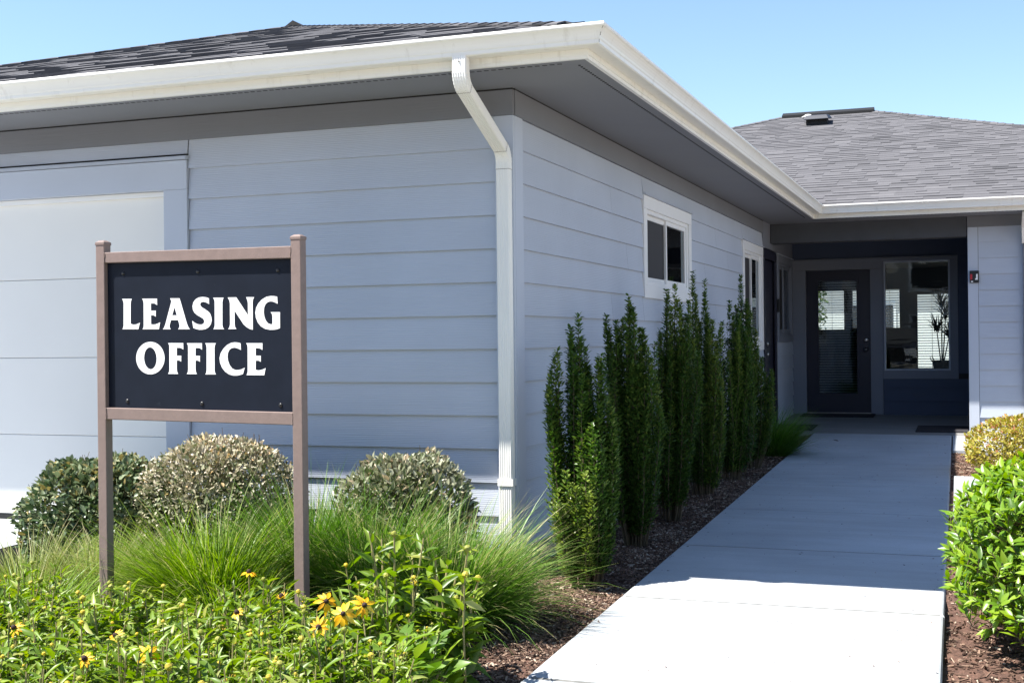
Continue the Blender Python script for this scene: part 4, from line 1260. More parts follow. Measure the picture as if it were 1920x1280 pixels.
def mound(name, label, cat, c, r, zb, N, Ll, Wl, mat, tonef, seed, flat=0.0, lump=0.06, stems=14, twigs=0, group=None, stem_mat='bark'):
    """clipped rounded shrub: foliage shell over a darker inside, stems below"""
    rg = np.random.default_rng(seed)
    rx, ry, rz = r
    root = empty(name, (c[0], c[1], zb))
    tag(root, label, cat, group)
    d = sphere_dirs(N, rg)
    d[:, 2] = np.where(d[:, 2] < -0.75, -d[:, 2], d[:, 2])
    ph = rg.uniform(0, 6.28, 8)
    lum = sum(np.sin(d[:, 0] * k1 + d[:, 1] * k2 + d[:, 2] * k3 + p) for (k1, k2, k3), p in zip([(3, 5, 2), (7, 2, 5), (2, 8, 6), (9, 4, 3)], ph)) / 4
    rad = (0.80 + 0.20 * rg.random(N) ** 0.5) * (1 + lump * lum) + np.abs(rg.normal(size=N)) * 0.025
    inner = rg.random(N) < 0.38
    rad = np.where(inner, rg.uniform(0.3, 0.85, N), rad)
    # super-ellipsoid: flatter top and sides
    q = 2.0 + flat
    k = (np.abs(d[:, 0]) ** q + np.abs(d[:, 1]) ** q + np.abs(d[:, 2]) ** q) ** (-1 / q)
    P = d * (k * rad)[:, None] * np.array([rx, ry, rz])
    P[:, 2] += rz * 0.92
    P = P[P[:, 2] > 0.02]
    n2 = len(P)
    d = unit(P - np.array([0, 0, rz * 0.92]))
    ax = unit(d * 0.8 + np.array([0, 0, 0.45]) + rg.normal(size=(n2, 3)) * 0.55)
    nr = unit(d * 0.6 + np.array([0, 0, 0.9]) + rg.normal(size=(n2, 3)) * 0.45)
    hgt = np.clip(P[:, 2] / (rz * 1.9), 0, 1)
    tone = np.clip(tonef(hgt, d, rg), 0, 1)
    s = rg.uniform(0.5, 1.3, n2)
    V, F, T = leaf_cloud(P, ax, nr, Ll * s, Wl * s, tone, 0.35, 0.18)
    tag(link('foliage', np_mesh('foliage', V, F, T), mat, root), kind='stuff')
    mb = MB()
    for i in range(stems):
        a = rg.uniform(0, 6.28); t = rg.uniform(0.1, 0.75)
        mb.tube([(rx * 0.12 * math.cos(a), ry * 0.12 * math.sin(a), -0.03), (rx * t * 0.5 * math.cos(a), ry * t * 0.5 * math.sin(a), rz * 0.55), (rx * t * math.cos(a), ry * t * math.sin(a), rz * 1.35)], [0.009, 0.006, 0.003], 5)
    for i in range(twigs):
        dd = sphere_dirs(1, rg)[0]
        dd[2] = abs(dd[2]) * 0.8 + 0.15
        dd /= np.linalg.norm(dd)
        k = (abs(dd[0]) ** q + abs(dd[1]) ** q + abs(dd[2]) ** q) ** (-1 / q)
        p0 = Vector(dd * k * np.array([rx, ry, rz]) * 0.9) + Vector((0, 0, rz * 0.92))
        p1 = p0 + (Vector(dd) * 0.5 + Vector((0, 0, 0.7)) + Vector(rg.normal(size=3) * 0.25)).normalized() * rg.uniform(0.05, 0.12)
        mb.tube([p0, p1], [0.002, 0.0012], 4)
    tag(mb.obj('stem', stem_mat, root), kind='stuff')
    return root

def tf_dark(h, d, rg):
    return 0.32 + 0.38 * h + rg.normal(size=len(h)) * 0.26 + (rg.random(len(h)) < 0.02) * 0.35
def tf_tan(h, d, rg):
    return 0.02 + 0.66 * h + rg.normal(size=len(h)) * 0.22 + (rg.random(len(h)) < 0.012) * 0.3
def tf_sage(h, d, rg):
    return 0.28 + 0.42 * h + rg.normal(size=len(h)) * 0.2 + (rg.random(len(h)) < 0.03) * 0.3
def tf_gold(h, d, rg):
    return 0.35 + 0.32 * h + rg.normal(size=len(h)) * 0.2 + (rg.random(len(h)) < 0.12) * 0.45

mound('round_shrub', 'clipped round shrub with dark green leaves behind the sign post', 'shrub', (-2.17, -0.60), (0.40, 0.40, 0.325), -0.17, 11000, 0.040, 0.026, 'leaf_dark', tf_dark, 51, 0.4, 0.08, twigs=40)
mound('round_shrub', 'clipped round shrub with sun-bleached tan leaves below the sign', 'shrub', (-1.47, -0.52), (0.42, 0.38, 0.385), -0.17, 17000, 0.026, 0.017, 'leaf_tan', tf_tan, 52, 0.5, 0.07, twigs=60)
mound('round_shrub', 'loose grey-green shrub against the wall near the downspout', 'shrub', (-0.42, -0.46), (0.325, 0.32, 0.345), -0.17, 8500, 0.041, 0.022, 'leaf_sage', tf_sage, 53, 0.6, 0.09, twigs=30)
mound('round_shrub', 'golden yellow mounded shrub by the sunlit path', 'shrub', (2.72, 5.10), (0.52, 0.48, 0.255), -0.09, 9000, 0.030, 0.018, 'leaf_gold', tf_gold, 54, 0.2, 0.07, twigs=12)

# upright shrubs along the wall
def upright(label, base, zb, plumes, seed, dens=1.0):
    rg = np.random.default_rng(seed)
    root = empty('upright_shrub', (base[0], base[1], zb))
    tag(root, label, 'shrub', 'upright shrubs along the side wall')
    root.rotation_euler = (rg.normal() * 0.02, rg.normal() * 0.02, rg.normal() * 0.12)
    bush_tone = rg.normal() * 0.09
    mb = MB()
    parts = []
    for (dx, dy, z0_, z1_, R_) in plumes:
        Ln = z1_ - z0_
        # each plume is a bundle of a few erect twigs
        tw = max(4, int(R_ * 130))
        pt_tone = rg.normal() * 0.07
        for k in range(tw):
            a, rr = rg.uniform(0, 6.28), R_ * math.sqrt(rg.random()) * 1.08
            if k == 0: rr = 0.0
            ox, oy = dx + rr * math.cos(a), dy + rr * math.sin(a)
            zt = z1_ - Ln * (rr / R_) ** 1.1 * rg.uniform(0.08, 0.46) - rg.uniform(0, 0.05)
            zs = z0_ * 0.45 + Ln * rg.uniform(0.0, 0.10)
            wob = rg.normal(size=2) * 0.012
            fx, fy = dx * 0.45 + rr * 0.4 * math.cos(a), dy * 0.45 + rr * 0.4 * math.sin(a)
            def pt(t):     # t 0..1 along the twig
                lean = 1 - (1 - t) ** 2.2
                return np.stack([fx + (ox - fx) * lean + wob[0] * np.sin(t * 5), fy + (oy - fy) * lean + wob[1] * np.sin(t * 4), zt * t], -1)
            ts = np.linspace(0, 1, 6)
            mb.tube([tuple(p) for p in pt(ts)], [0.0055, 0.005, 0.0042, 0.0034, 0.0026, 0.0012], 4)
            n_ = int((zt - zs) * 440 * dens * rg.uniform(0.65, 1.2))
            t = np.sort(rg.uniform(zs / zt, 1.0, n_))
            P = pt(t)
            aa = np.arange(n_) * 2.4 + rg.uniform(0, 6)
            out = np.stack([np.cos(aa), np.sin(aa), np.zeros(n_)], 1)
            rad = (0.003 + 0.026 * rg.random(n_)) * np.clip((1 - t) * 6, 0.2, 1)
            P = P + out * rad[:, None]
            ax = unit(out + np.array([0, 0, 0.85]) + rg.normal(size=(n_, 3)) * 0.3)
            nr = unit(np.array([0, 0, 1.0]) - out * 0.6 + rg.normal(size=(n_, 3)) * 0.3)
            s = rg.uniform(0.7, 1.2, n_)
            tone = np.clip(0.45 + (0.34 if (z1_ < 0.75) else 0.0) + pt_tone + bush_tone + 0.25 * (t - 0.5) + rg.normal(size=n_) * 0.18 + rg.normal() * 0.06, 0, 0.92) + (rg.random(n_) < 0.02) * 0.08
            parts.append(leaf_cloud(P, ax, nr, 0.028 * s, 0.0150 * s, tone, 0.3, 0.1))
    V, F, T = merge(parts)
    tag(link('foliage', np_mesh('foliage', V, F, T), 'leaf_holly', root), kind='stuff')
    tag(mb.obj('stem', 'bark', root), kind='stuff')

upright('nearest upright shrub, its low front shoots in sunlight', (0.40, -0.03), -0.185,
        [(-0.02, 0.05, 0.15, 1.44, 0.085), (-0.13, 0.02, 0.15, 1.26, 0.05), (-0.15, -0.02, 0.2, 1.02, 0.05), (0.10, 0.04, 0.15, 1.22, 0.07), (0.13, 0.0, 0.12, 1.02, 0.07), (0.04, -0.04, 0.12, 1.12, 0.07), (0.0, 0.1, 0.2, 1.3, 0.07),
         (-0.03, -0.19, 0.08, 0.66, 0.032), (-0.10, -0.18, 0.08, 0.55, 0.028), (0.04, -0.19, 0.08, 0.62, 0.030), (0.09, -0.13, 0.10, 0.86, 0.045)], 61)
upright('second upright shrub from the garage corner', (0.36, 1.10), -0.165,
        [(0.0, 0.0, 0.15, 1.56, 0.08), (-0.13, 0.0, 0.3, 1.44, 0.04), (0.07, 0.05, 0.15, 1.36, 0.08), (-0.05, 0.05, 0.15, 1.40, 0.07), (0.12, -0.02, 0.15, 1.22, 0.07), (0.05, -0.07, 0.15, 1.16, 0.07), (-0.06, -0.06, 0.15, 1.20, 0.06)], 62)
upright('third upright shrub, below the first white window', (0.33, 2.20), -0.145,
        [(0.0, 0.0, 0.15, 1.62, 0.07), (-0.08, 0.03, 0.2, 1.58, 0.05), (0.08, 0.02, 0.15, 1.52, 0.07), (0.12, -0.04, 0.15, 1.30, 0.07), (0.0, -0.08, 0.15, 1.28, 0.07), (-0.09, -0.05, 0.2, 1.34, 0.05)], 63)
upright('fourth upright shrub, tall thin shoots right of the first window', (0.33, 3.25), -0.125,
        [(-0.06, 0.0, 0.15, 1.74, 0.055), (0.03, 0.02, 0.15, 1.66, 0.05), (0.09, 0.0, 0.15, 1.40, 0.07), (0.0, -0.06, 0.15, 1.32, 0.07), (-0.1, -0.04, 0.2, 1.30, 0.05), (0.13, -0.03, 0.15, 1.20, 0.06)], 64)
upright('fifth upright shrub in front of the bare wall between windows', (0.36, 4.30), -0.105,
        [(0.0, 0.0, 0.15, 1.52, 0.08), (0.09, 0.02, 0.15, 1.44, 0.07), (-0.09, 0.0, 0.15, 1.30, 0.06), (0.05, -0.07, 0.15, 1.28, 0.08), (0.14, -0.03, 0.15, 1.22, 0.06)], 65)
upright('farthest upright shrub, tallest tip beside the blind window', (0.36, 5.15), -0.09,
        [(-0.03, 0.0, 0.15, 1.79, 0.06), (0.03, 0.0, 0.15, 1.56, 0.07), (0.08, 0.02, 0.15, 1.28, 0.07), (0.13, 0.0, 0.15, 1.04, 0.06), (-0.09, 0.0, 0.2, 1.5, 0.05), (0.05, -0.08, 0.15, 1.2, 0.07), (0.22, 0.0, 0.4, 0.90, 0.022)], 66)

# ornamental grasses
def grass(label, c, N, L, rb, tilt, curl, w, mat, tone, seed, lean=(0, 0), zoff=0.0):
    rg = np.random.default_rng(seed)
    z = float(bed_z(np.array(c[0]), np.array(c[1])))
    root = empty('ornamental_grass', (c[0], c[1], z))
    tag(root, label, 'grass clump')
    a = rg.uniform(0, 6.283, N)
    rr = rb * np.sqrt(rg.random(N))
    base = np.stack([rr * np.cos(a), rr * np.sin(a), np.full(N, -0.02)], 1)
    az = a + rg.normal(size=N) * 0.45
    tl = np.abs(tilt * (0.25 + 0.95 * rg.random(N)) * (0.45 + 0.75 * rr / rb))
    cr = curl * rg.uniform(0.35, 1.25, N)
    # lean the whole tuft
    hx = np.cos(az) * tl + lean[0]; hy = np.sin(az) * tl + lean[1]
    az = np.arctan2(hy, hx); tl = np.hypot(hx, hy)
    Ls = L * np.clip(rg.normal(0.84, 0.19, N), 0.3, 1.3)
    tn = np.clip(tone + 0.08 + rg.normal(size=N) * 0.24 + (rg.random(N) < 0.06) * 0.4, 0, 1)
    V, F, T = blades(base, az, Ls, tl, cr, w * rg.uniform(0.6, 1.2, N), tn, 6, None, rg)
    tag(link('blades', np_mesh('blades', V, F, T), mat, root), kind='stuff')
    return root

grass('large arching green grass clump spilling toward the walkway below the downspout', (0.04, -1.02), 5600, 0.60, 0.19, 0.72, 1.10, 0.0031, 'grass', 0.62, 71, (0.03, -0.02))
grass('tall green grass clump between the sign post and the downspout', (-0.36, -0.98), 3000, 0.62, 0.15, 0.55, 0.95, 0.0031, 'grass', 0.58, 72)
grass('dark green upright grass clump right behind the sign post', (-0.74, -0.86), 2500, 0.64, 0.13, 0.50, 0.9, 0.0031, 'grass', 0.42, 73)
grass('bright lime grass clump spreading under the sign panel', (-1.02, -1.30), 3400, 0.60, 0.17, 0.75, 1.1, 0.0031, 'grass_lime', 0.5, 74, (-0.06, 0))
grass('lime grass clump with drooping blades below the tan shrub', (-1.42, -1.05), 2500, 0.55, 0.15, 0.8, 1.15, 0.0031, 'grass_lime', 0.45, 75, (-0.1, 0))
grass('pale wispy grass clump at the foot of the left sign post', (-1.70, -1.22), 1300, 0.44, 0.14, 0.7, 0.8, 0.0031, 'grass_pale', 0.6, 76)
grass('pale green grass clump below the dark round shrub', (-2.02, -1.35), 1500, 0.44, 0.17, 0.75, 0.9, 0.0031, 'grass_pale', 0.45, 77)
grass('low green grass clump at the left edge of the bed', (-1.62, -1.85), 1700, 0.40, 0.17, 0.9, 0.9, 0.0031, 'grass_lime', 0.4, 78)
grass('small lime grass tuft in front of the sign', (-0.72, -1.62), 1200, 0.40, 0.13, 0.8, 1.0, 0.0031, 'grass_lime', 0.55, 79)
grass('shaded fine grass clump near the porch corner', (0.42, 6.05), 2400, 0.55, 0.15, 0.75, 1.0, 0.0022, 'grass', 0.3, 80, (0.08, 0))

# rock
def rock(label, c, r, seed):
    rg = np.random.default_rng(seed)
    bm = bmesh.new()
    bmesh.ops.create_icosphere(bm, subdivisions=3, radius=1)
    ph = rg.uniform(0, 6, 6)
    for v_ in bm.verts:
        p = v_.co
        f = 1 + 0.13 * math.sin(p.x * 3 + ph[0]) + 0.1 * math.sin(p.y * 4 + ph[1] + p.z * 2) + 0.06 * math.sin(p.z * 7 + ph[2] + p.x * 5)
        v_.co = Vector((p.x * r[0] * f, p.y * r[1] * f, max(p.z, -0.5) * r[2] * f))
    me = bpy.data.meshes.new('rock')
    bm.to_mesh(me); bm.free()
    o = link('rock', me, 'stone')
    o.location = c
    tag(o, label, 'rock')
rock('pale rock between the dark and the tan shrub', (-1.86, -0.98, -0.10), (0.13, 0.10, 0.10), 5)

# ---- coneflower bed
def leaf_mesh(name, L, W, mat, tone, bend=0.25, fold=0.22, wav=0.0):
    """one large leaf along +Y, lying in XY, folded at the midrib"""
    st = [(0.0, 0.02), (0.12, 0.30), (0.32, 0.92), (0.52, 1.0), (0.75, 0.66), (0.92, 0.24), (1.0, 0.0)]
    V, F = [], []
    for t, wd in st:
        y = t * L * (1 - 0.15 * bend * t)
        z = -bend * L * t * t
        hw = W * wd / 2
        wz = wav * math.sin(t * 9)
        V += [(-hw, y, z + fold * hw + wz * hw), (0, y, z), (hw, y, z + fold * hw - wz * hw)]
    for i in range(len(st) - 1):
        a = i * 3
        F += [(a, a + 1, a + 4, a + 3), (a + 1, a + 2, a + 5, a + 4)]
    me = np_mesh(name, np.array(V), np.array(F), np.full(len(V), tone))
    me.materials.append(M[mat])
    me.polygons.foreach_set('use_smooth', [True] * len(me.polygons))
    return me

def rud_parts(rg, nst, hgt, spread, leaf=0.075, buds=True):
    """stems, leaves and buds of one coneflower plant, base at origin"""
    mb = MB(); bud = MB(); LP = []
    for i in range(nst):
        a = rg.uniform(0, 6.28); r0 = spread * math.sqrt(rg.random()) * 0.4; h = hgt * rg.uniform(0.72, 1.12)
        r1 = r0 + spread * rg.uniform(0.1, 0.6)
        a2 = a + rg.normal() * 0.5
        p0 = np.array([r0 * math.cos(a), r0 * math.sin(a), -0.02]); p2 = np.array([r1 * math.cos(a2), r1 * math.sin(a2), h])
        p1 = (p0 + p2) / 2 + np.array([rg.normal() * 0.012, rg.normal() * 0.012, h * 0.06])
        B = lambda t: (1 - t) ** 2 * p0 + 2 * t * (1 - t) * p1 + t * t * p2
        mb.tube([tuple(B(t)) for t in (0, 0.25, 0.5, 0.75, 1)], [0.0036, 0.0033, 0.003, 0.0026, 0.002], 5)
        nl = rg.integers(12, 18)
        for k in range(nl):
            t = 0.10 + 0.88 * ((k + rg.random() * 0.6) / nl) ** 0.8
            aa = k * 2.4 + a + rg.normal() * 0.3
            out = np.array([math.cos(aa), math.sin(aa), 0])
            ln = leaf * rg.uniform(0.55, 1.25) * (1.25 - 0.7 * t)
            LP.append((B(t), out * 1.0 + np.array([0, 0, rg.uniform(-0.3, 1.5)]) + rg.normal(size=3) * 0.2, np.array([0, 0, 1.0]) - out * rg.uniform(0, 0.5) + rg.normal(size=3) * 0.45, ln, ln * rg.uniform(0.22, 0.38), np.clip(rg.normal(0.42 + 0.2 * t, 0.2), 0, 1)))
        if buds and rg.random() < 0.5:
            bud.tone = float(np.clip(rg.normal(0.6, 0.35), 0, 1))
            r = rg.uniform(0.004, 0.010)
            d = Vector((rg.normal() * 0.3, rg.normal() * 0.3, 1))
            bud.lathe([(r * 0.3, -r * 0.6), (r * 0.95, 0), (r, r * 0.5), (r * 0.7, r * 1.2), (0, r * 1.45)], tuple(p2), 8, d)
            for q in range(7):
                aa = q * 0.9
                out = np.array([math.cos(aa), math.sin(aa), rg.uniform(0.0, 0.8)])
                LP.append((p2, out, np.array([0, 0, 1.0]), r * rg.uniform(1.8, 3.0), r * 0.8, np.clip(rg.normal(0.8, 0.15), 0, 1)))
    A = [np.array([q[i] for q in LP]) for i in range(6)]
    return mb, bud, leaf_cloud(A[0], A[1], A[2], A[3], A[4], A[5], 0.35, 0.28, 0.46, 0.30)

VAR = []
for k in range(9):
    rg = np.random.default_rng(100 + k)
    mb, bud, (V, F, T) = rud_parts(rg, 6 + k % 3, 0.275 + 0.02 * (k % 3), 0.13, 0.092)
    ms = mb.mesh('stem'); ms.materials.append(M['stalk'])
    mf = np_mesh('foliage', V, F, T); mf.materials.append(M['leaf_rud'])
    mbud = bud.mesh('flower_bud', True); mbud.materials.append(M['bud'])
    VAR.append((ms, mf, mbud))
def place_rud(x, y, k, rot, s, label, group):
    e = empty('coneflower_plant', (x, y, float(bed_z(np.array(x), np.array(y)))))
    e.rotation_euler = (0, 0, rot)
    e.scale = (s, s, s)
    tag(e, label, 'flower plant', group)
    for nm, me in zip(('stem', 'foliage', 'flower_bud'), VAR[k]):
        o = bpy.data.objects.new(nm, me)
        COL.objects.link(o)
        o.parent = e
        if nm != 'stem' or True: o['kind'] = 'stuff'
    return e
rg = np.random.default_rng(9)
pts = []
tries = 0
fwd2 = np.array([_f.x, _f.y]); rgt2 = np.array([_r.x, _r.y])
while tries < 6000 and len(pts) < 260:
    tries += 1
    x, y = rg.uniform(-1.75, 0.66), rg.uniform(-3.75, -1.90)
    q = np.array([x, y]) - np.array([CAM.x, CAM.y])
    dep, lat = q @ fwd2, q @ rgt2
    if dep < 3.35 or lat / dep < -0.46 or x > walk_l(y) - 0.16 or lat / dep > -0.075:
        continue
    if y > -1.95 + 0.12 * x and rg.random() < 0.4:
        continue
    if min([(x - a) ** 2 + (y - b_) ** 2 for a, b_ in pts], default=9) < 0.092 ** 2:
        continue
    pts.append((x, y))
for i, (x, y) in enumerate(pts):
    place_rud(x, y, i % 9, rg.uniform(0, 6.28), float(rg.choice([0.72, 0.82, 0.92, 1.0, 1.1, 1.2])) * (0.88 if y > -2.15 else 1.0), 'leafy green coneflower plant with closed buds in the front flower bed', 'budding coneflower plants in the front bed')
# tall budding ones at the right end of the bed
tall = [(0.40, -1.86, 1.75, 'tallest budding coneflower, its stem rising before the big grass clump'), (0.21, -1.92, 1.55, 'tall budding coneflower left of the tallest one'), (0.50, -1.98, 1.35, 'tall budding coneflower right of the tallest one'), (0.30, -2.05, 1.45, 'tall budding coneflower in front of the tallest one'), (0.08, -1.86, 1.25, 'tall budding coneflower nearest the right sign post')]
for i, (x, y, s, lb) in enumerate(tall):
    place_rud(x, y, (i * 2) % 9, i * 1.3, s, lb, None)

# open flowers
def bloom(pt, face, npet, plen, label, seed, droop=0.5, gap=None, spent=False):
    rg = np.random.default_rng(seed)
    p = Vector(pt) + Vector((0, 0, 0.045))
    gz = float(bed_z(np.array(p.x), np.array(p.y)))
    root = empty('coneflower_in_bloom', (p.x, p.y, gz))
    tag(root, label, 'flower')
    top = Vector((0, 0, p.z - gz))
    base = Vector((rg.normal() * 0.03, rg.normal() * 0.03, -0.02))
    fd = Vector(face).normalized()
    mb = MB()
    mb.tube([base, (base + top) / 2 + Vector((rg.normal() * 0.01, rg.normal() * 0.01, 0)), top - fd * 0.02, top - fd * 0.004], [0.0036, 0.003, 0.0024, 0.003], 6)
    mb.obj('stem', 'stalk', root)
    LP = []
    for k in range(9):
        t = 0.12 + 0.75 * k / 9
        c = np.array(base.lerp(top, t)); aa = k * 2.4 + rg.normal() * 0.3
        out = np.array([math.cos(aa), math.sin(aa), 0]); ln = 0.075 * (1.3 - 0.8 * t)
        LP.append((c, out + np.array([0, 0, 0.6]), np.array([0, 0, 1.0]) - out * 0.3, ln, ln * 0.4, rg.uniform(0.3, 0.8)))
    A = [np.array([q[i] for q in LP]) for i in range(6)]
    V, F, T = leaf_cloud(A[0], A[1], A[2], A[3], A[4], A[5], 0.3, 0.2)
    tag(link('foliage', np_mesh('foliage', V, F, T), 'leaf_rud', root), kind='stuff')
    fl = empty('flower_head')
    fl.parent = root
    fl.location = top
    fl.rotation_mode = 'QUATERNION'
    fl.rotation_quaternion = Vector((0, 0, 1)).rotation_difference(fd)
    r = 0.0092
    MB().lathe([(r * 0.7, -0.003), (r, 0.001), (r * 1.02, 0.005), (r * 0.85, 0.010), (r * 0.5, 0.0135), (0, 0.0148)], (0, 0, 0), 14).obj('cone', 'cone', fl, True)
    mb = MB(); mb.tone = 0.2
    mb.lathe([(0.002, -0.010), (r * 0.8, -0.006), (r * 0.9, -0.003)], (0, 0, 0), 10)
    mb.obj('sepals', 'bud', fl, tones=True)
    for k in range(npet):
        ln = plen * rg.uniform(0.8, 1.1)
        me = leaf_mesh('petal', ln, ln * rg.uniform(0.30, 0.38), 'petal', float(np.clip(rg.normal(0.55, 0.25), 0, 1)), droop * rg.uniform(0.6, 1.4), 0.25)
        o = bpy.data.objects.new('petal', me)
        COL.objects.link(o)
        o.parent = fl
        o.location = (0, 0, 0)
        a = k * 6.283 / npet + rg.normal() * 0.09
        me.transform(Matrix.Translation((0, r * 0.6, 0)))
        o.rotation_euler = (rg.uniform(-0.25, 0.1), 0, a)
    return root
bloom((-0.336, -2.076, 0.159), (0.1, -0.15, 1), 11, 0.030, 'flat-topped coneflower bloom left of the right sign post', 1, 0.25)
bloom((0.089, -2.239, 0.106), (0.55, -0.75, 0.5), 9, 0.044, 'coneflower bloom with drooping yellow petals just right of the sign post', 2, 0.5)
bloom((0.264, -2.281, 0.111), (0.7, -0.6, 0.55), 10, 0.048, 'upper of the two overlapping yellow coneflower blooms', 3, 0.45)
bloom((0.222, -2.36, 0.094), (0.35, -0.85, 0.45), 11, 0.050, 'lower of the two overlapping yellow coneflower blooms', 4, 0.4)
bloom((0.21, -2.514, 0.080), (0.15, -1.0, 0.45), 13, 0.034, 'star-shaped orange coneflower bloom below the overlapping pair', 5, 0.1)
bloom((-0.145, -2.965, 0.064), (0.55, -0.8, 0.5), 10, 0.042, 'coneflower bloom close to the bottom edge of the bed', 6, 0.45)
bloom((-0.759, -2.872, 0.088), (0.0, -0.6, 0.8), 11, 0.030, 'coneflower bloom at the far left edge of the bed', 7, 0.3)
bloom((-0.371, -2.835, 0.081), (-0.1, -0.8, 0.6), 12, 0.028, 'small orange coneflower bloom in the left half of the bed', 8, 0.25)
bloom((-0.269, -3.117, 0.080), (-0.1, -0.7, 0.7), 12, 0.026, 'lowest small coneflower bloom left of centre', 9, 0.25)
bloom((-0.159, -2.437, 0.089), (-0.2, -0.5, 0.8), 10, 0.022, 'half-opened small coneflower bloom amid leaves left of the post', 10, 0.2)
bloom((-0.06, -2.30, 0.125), (0.0, -0.2, 1), 14, 0.018, 'tufted orange half-spent coneflower bloom at the foot of the post', 11, -0.6)

# broad-leaved plant at the end of the bed
bp = empty('broad_leaf_plant', (0.43, -2.40, -0.20))
tag(bp, 'light green broad-leaved plant at the walkway end of the flower bed', 'plant')
BL = [leaf_mesh('leaf', 0.115, 0.055, 'leaf_broad', t, b_, 0.3, 0.12) for t, b_ in ((0.15, 0.2), (0.35, 0.35), (0.55, 0.25), (0.7, 0.4), (0.9, 0.2))]
rg = np.random.default_rng(77)
mb = MB()
for k in range(150):
    a = rg.uniform(0, 6.28)
    rr = 0.21 * math.sqrt(rg.random())
    hz = 0.04 + rg.random() * (0.24 - 0.35 * rr)
    p = Vector((rr * math.cos(a) * 1.0, rr * math.sin(a) * 1.15, hz))
    o = bpy.data.objects.new('leaf', BL[int(rg.integers(0, 5))])
    COL.objects.link(o)
    o.parent = bp
    s = rg.uniform(0.6, 1.15)
    o.scale = (s, s, s)
    o.location = p
    o.rotation_euler = (rg.uniform(0.2, 1.15), rg.normal() * 0.3, a - math.pi / 2 + rg.normal() * 0.5)
    mb.tube([(p.x * 0.4, p.y * 0.4, -0.02), (p.x * 0.8, p.y * 0.8, hz * 0.6), tuple(p)], [0.003, 0.0025, 0.002], 4)
mb.obj('stem', 'stalk', bp)

# laurel hedge bush on the right
lb = empty('laurel_bush', (2.86, -0.62, -0.18))
tag(lb, 'large bright green laurel bush beside the walkway', 'shrub')
LL = [leaf_mesh('leaf', 0.064, 0.021, 'leaf_laurel', t, b_, 0.35, 0.05) for t, b_ in ((0.05, 0.25), (0.25, 0.1), (0.45, 0.3), (0.6, 0.15), (0.75, 0.2), (0.95, 0.1))]
rg = np.random.default_rng(81)
RX_, RY_, RZ_ = 0.66, 0.80, 0.40
cand = []
mb = MB()
for k in range(2900):
    d = sphere_dirs(1, rg)[0]
    d[2] = abs(d[2]) if d[2] < -0.55 else d[2]
    q = 2.6
    kk = (abs(d[0]) ** q + abs(d[1]) ** q + abs(d[2]) ** q) ** (-1 / q)
    f = rg.uniform(0.80, 1.03) if rg.random() < 0.75 else rg.uniform(0.5, 0.8)
    p = d * kk * f * np.array([RX_, RY_, RZ_]) + np.array([0, 0, 0.38])
    if p[2] < 0.07: continue
    tip = unit((d * 0.7 + np.array([0, 0, 0.9]) + rg.normal(size=3) * 0.3)[None])[0]
    base = p - tip * 0.07
    mb.tube([tuple(base - np.array([d[0], d[1], 0.3]) * 0.12), tuple(base), tuple(p)], [0.003, 0.0025, 0.0016], 4)
    nl = int(rg.integers(5, 9))
    for i in range(nl):
        aa = i * 2.4 + rg.uniform(0, 6)
        o1 = Vector(tip).orthogonal().normalized()
        o2 = Vector(tip).cross(o1)
        out = o1 * math.cos(aa) + o2 * math.sin(aa)
        ax = (Vector(tip) * rg.uniform(0.35, 1.0) + out * rg.uniform(0.5, 1.0)).normalized()
        up_ = (Vector(tip) - out * 0.4 + Vector((0, 0, 0.25))).normalized()
        x_ = ax.cross(up_).normalized()
        z_ = x_.cross(ax)
        c = Vector(base).lerp(Vector(p), i / nl)
        s = rg.uniform(0.65, 1.15)
        mt = Matrix(((x_.x * s, ax.x * s, z_.x * s, c.x), (x_.y * s, ax.y * s, z_.y * s, c.y), (x_.z * s, ax.z * s, z_.z * s, c.z), (0, 0, 0, 1)))
        tonei = int(np.clip(rg.normal(1.0 + 2.2 * f + 0.9 * (i / nl), 1.5), 0, 5))
        wpos = Vector((2.86, -0.62, -0.18)) + c
        to_cam = (CAM - wpos)
        face = (Vector(d).dot(to_cam.normalized()))
        vis = face + (0.4 if f > 0.8 else -0.3)
        q2 = wpos - CAM
        dep = q2.dot(_f)
        if q2.dot(_r) / dep > 0.415: vis -= 2
        cand.append((vis, mt, tonei))
cand.sort(key=lambda t: -t[0])
for vis, mt, ti in cand[:290]:
    o = bpy.data.objects.new('leaf', LL[ti])
    COL.objects.link(o)
    o.parent = lb
    o.matrix_local = mt
parts = []
for vis, mt, ti in cand[290:]:
    me = LL[ti]
    co = np.array([(mt @ v_.co) for v_ in me.vertices])
    F = np.array([tuple(p.vertices) for p in me.polygons])
    parts.append((co, F, np.full(len(co), (0.05, 0.25, 0.45, 0.6, 0.75, 0.95)[ti])))
V, F, T = merge(parts)
tag(link('foliage', np_mesh('foliage', V, F, T), 'leaf_laurel', lb, True), kind='stuff')
mb.obj('stem', 'bark', lb)

# fallen leaf on the walkway
o = bpy.data.objects.new('fallen_leaf', leaf_mesh('fallen_leaf', 0.07, 0.03, 'chip', 0.1, -0.2, 0.5))
COL.objects.link(o)
o.location = (0.93, 7.35, walk_z(7.35) + 0.012)
o.rotation_euler = (0, 0, 1.1)
tag(o, 'single dry leaf lying on the walkway near the porch', 'leaf')

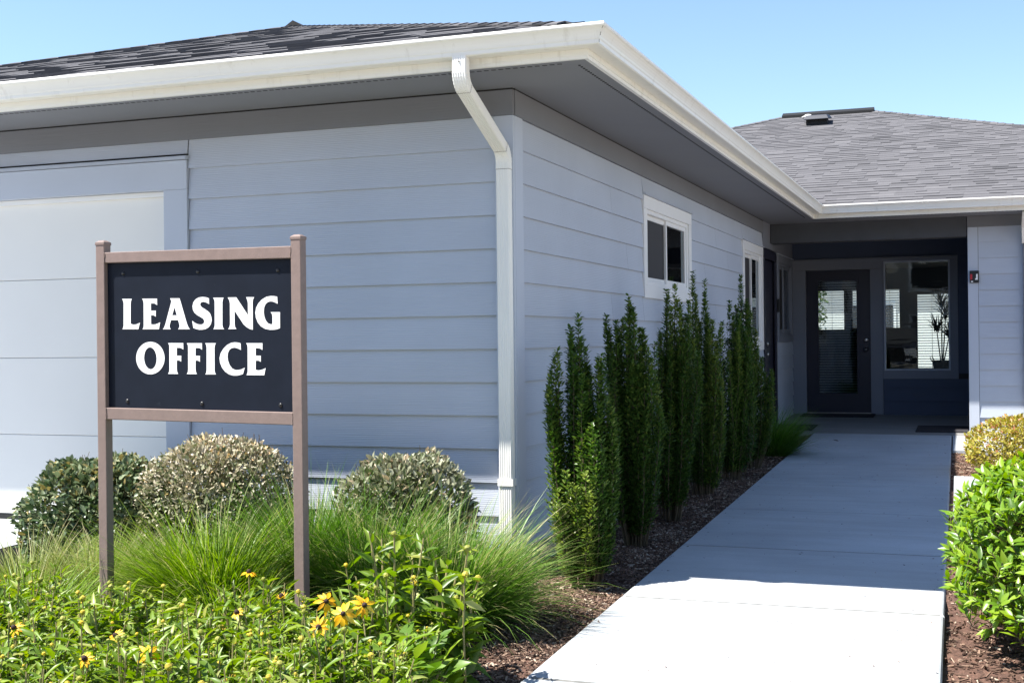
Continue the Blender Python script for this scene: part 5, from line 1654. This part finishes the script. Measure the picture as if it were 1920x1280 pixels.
# ================================================================== ACROSS THE LOT (mirrored in the porch glass)
ob = empty('opposite_building', (0, -19, -0.32))
tag(ob, 'long two-storey building across the lot, mirrored in the porch glass', 'building')
MB().box(-16, 18, -9, 0, 0, 4.9).obj('wall', 'brick', ob)
MB().hexa([(-16.6, -9.6, 4.9), (18.6, -9.6, 4.9), (18.6, 0.6, 4.9), (-16.6, 0.6, 4.9)], [(-12, -4.8, 6.6), (14, -4.8, 6.6), (14, -4.2, 6.6), (-12, -4.2, 6.6)]).obj('roof', 'shingle', ob)
for x in range(-15, 17, 3):
    for z in (1.0, 3.0):
        f = MB().box(x, x + 1.5, 0.0, 0.05, z, z + 1.3).obj('window', 'vinyl', ob)
        MB().box(x + 0.1, x + 1.4, 0.051, 0.07, z + 0.1, z + 1.2).obj('pane', 'dark', f)

tk = empty('pickup_truck', (-0.3, -14.6, -0.32))
tag(tk, 'dark parked pickup truck, mirrored in the porch window', 'truck')
prof = [(-2.7, 0.45), (2.55, 0.45), (2.7, 0.6), (2.68, 1.0), (2.55, 1.12), (1.25, 1.2), (0.55, 1.72), (-0.55, 1.74), (-0.85, 1.2), (-2.65, 1.18), (-2.72, 0.6)]
MB().prism(prof, lambda a, b, h: (h, a, b), -0.93, 0.93).obj('body', 'truckpaint', tk, bev=0.06)
for sgn in (-1, 1):
    MB().prism([(1.08, 1.22), (0.5, 1.66), (-0.5, 1.67), (-0.72, 1.22)], lambda a, b, h: (h, a, b), sgn * 0.925, sgn * 0.945).obj('side_window', 'dark', tk)
    MB().box(sgn * 0.86, sgn * 0.55, 2.6, 2.72, 0.82, 1.0).obj('headlight', 'vinyl', tk)
    for y in (1.65, -1.7):
        w_ = MB().lathe([(0.2, 0.0), (0.38, 0.0), (0.40, 0.04), (0.40, 0.2), (0.38, 0.24), (0.2, 0.24)], (sgn * 0.96 - sgn * 0.24 * (sgn > 0) - 0.0, y, 0.40), 20, Vector((1, 0, 0))).obj('wheel', 'black', tk, True)
MB().hexa([(-0.8, 1.20, 1.235), (0.8, 1.20, 1.235), (0.74, 0.6, 1.68), (-0.74, 0.6, 1.68)], [(-0.8, 1.23, 1.26), (0.8, 1.23, 1.26), (0.74, 0.63, 1.705), (-0.74, 0.63, 1.705)]).obj('windscreen', 'dark', tk)
MB().box(-0.5, 0.5, 2.64, 2.735, 0.70, 1.0).obj('grille', 'black', tk)
MB().box(-0.92, 0.92, 2.62, 2.80, 0.48, 0.66).obj('bumper', 'metal', tk, bev=0.03)

# ================================================================== BEHIND THE OFFICE (seen through the glass)
nb = empty('neighbour_building', (-1, 40, -0.3))
tag(nb, 'pale neighbouring building seen through the lobby windows', 'building')
MB().box(-14, 14, 0, 8, 0, 4.2).obj('wall', 'farwall', nb)
MB().hexa([(-14.6, -0.6, 4.2), (14.6, -0.6, 4.2), (14.6, 8.6, 4.2), (-14.6, 8.6, 4.2)], [(-10, 3.8, 6.0), (10, 3.8, 6.0), (10, 4.2, 6.0), (-10, 4.2, 6.0)]).obj('roof', 'frieze', nb)
for x in (-8, -4.5, -1, 2.5, 6):
    f = MB().box(x, x + 1.6, -0.04, 0.0, 1.2, 2.6).obj('window', 'vinyl', nb)
    MB().box(x + 0.1, x + 1.5, -0.06, -0.041, 1.3, 2.5).obj('pane', 'dark', f)
tr = empty('tree', (-2.4, 27, -0.3))
tag(tr, 'leafy tree seen through the entrance door glass', 'tree')
MB().tube([(0, 0, 0), (0.05, 0, 1.0), (0.0, 0.05, 2.2)], [0.09, 0.07, 0.04], 8).obj('trunk', 'bark', tr)
rg = np.random.default_rng(91)
d = sphere_dirs(4000, rg) * (rg.random((4000, 1)) ** 0.4) * np.array([1.1, 1.1, 1.3]) + np.array([0, 0, 2.2])
V, F, T = leaf_cloud(d, rvec(4000, rg), rvec(4000, rg), 0.11, 0.06, rg.random(4000))
tag(link('crown', np_mesh('crown', V, F, T), 'treeleaf', tr), kind='stuff')
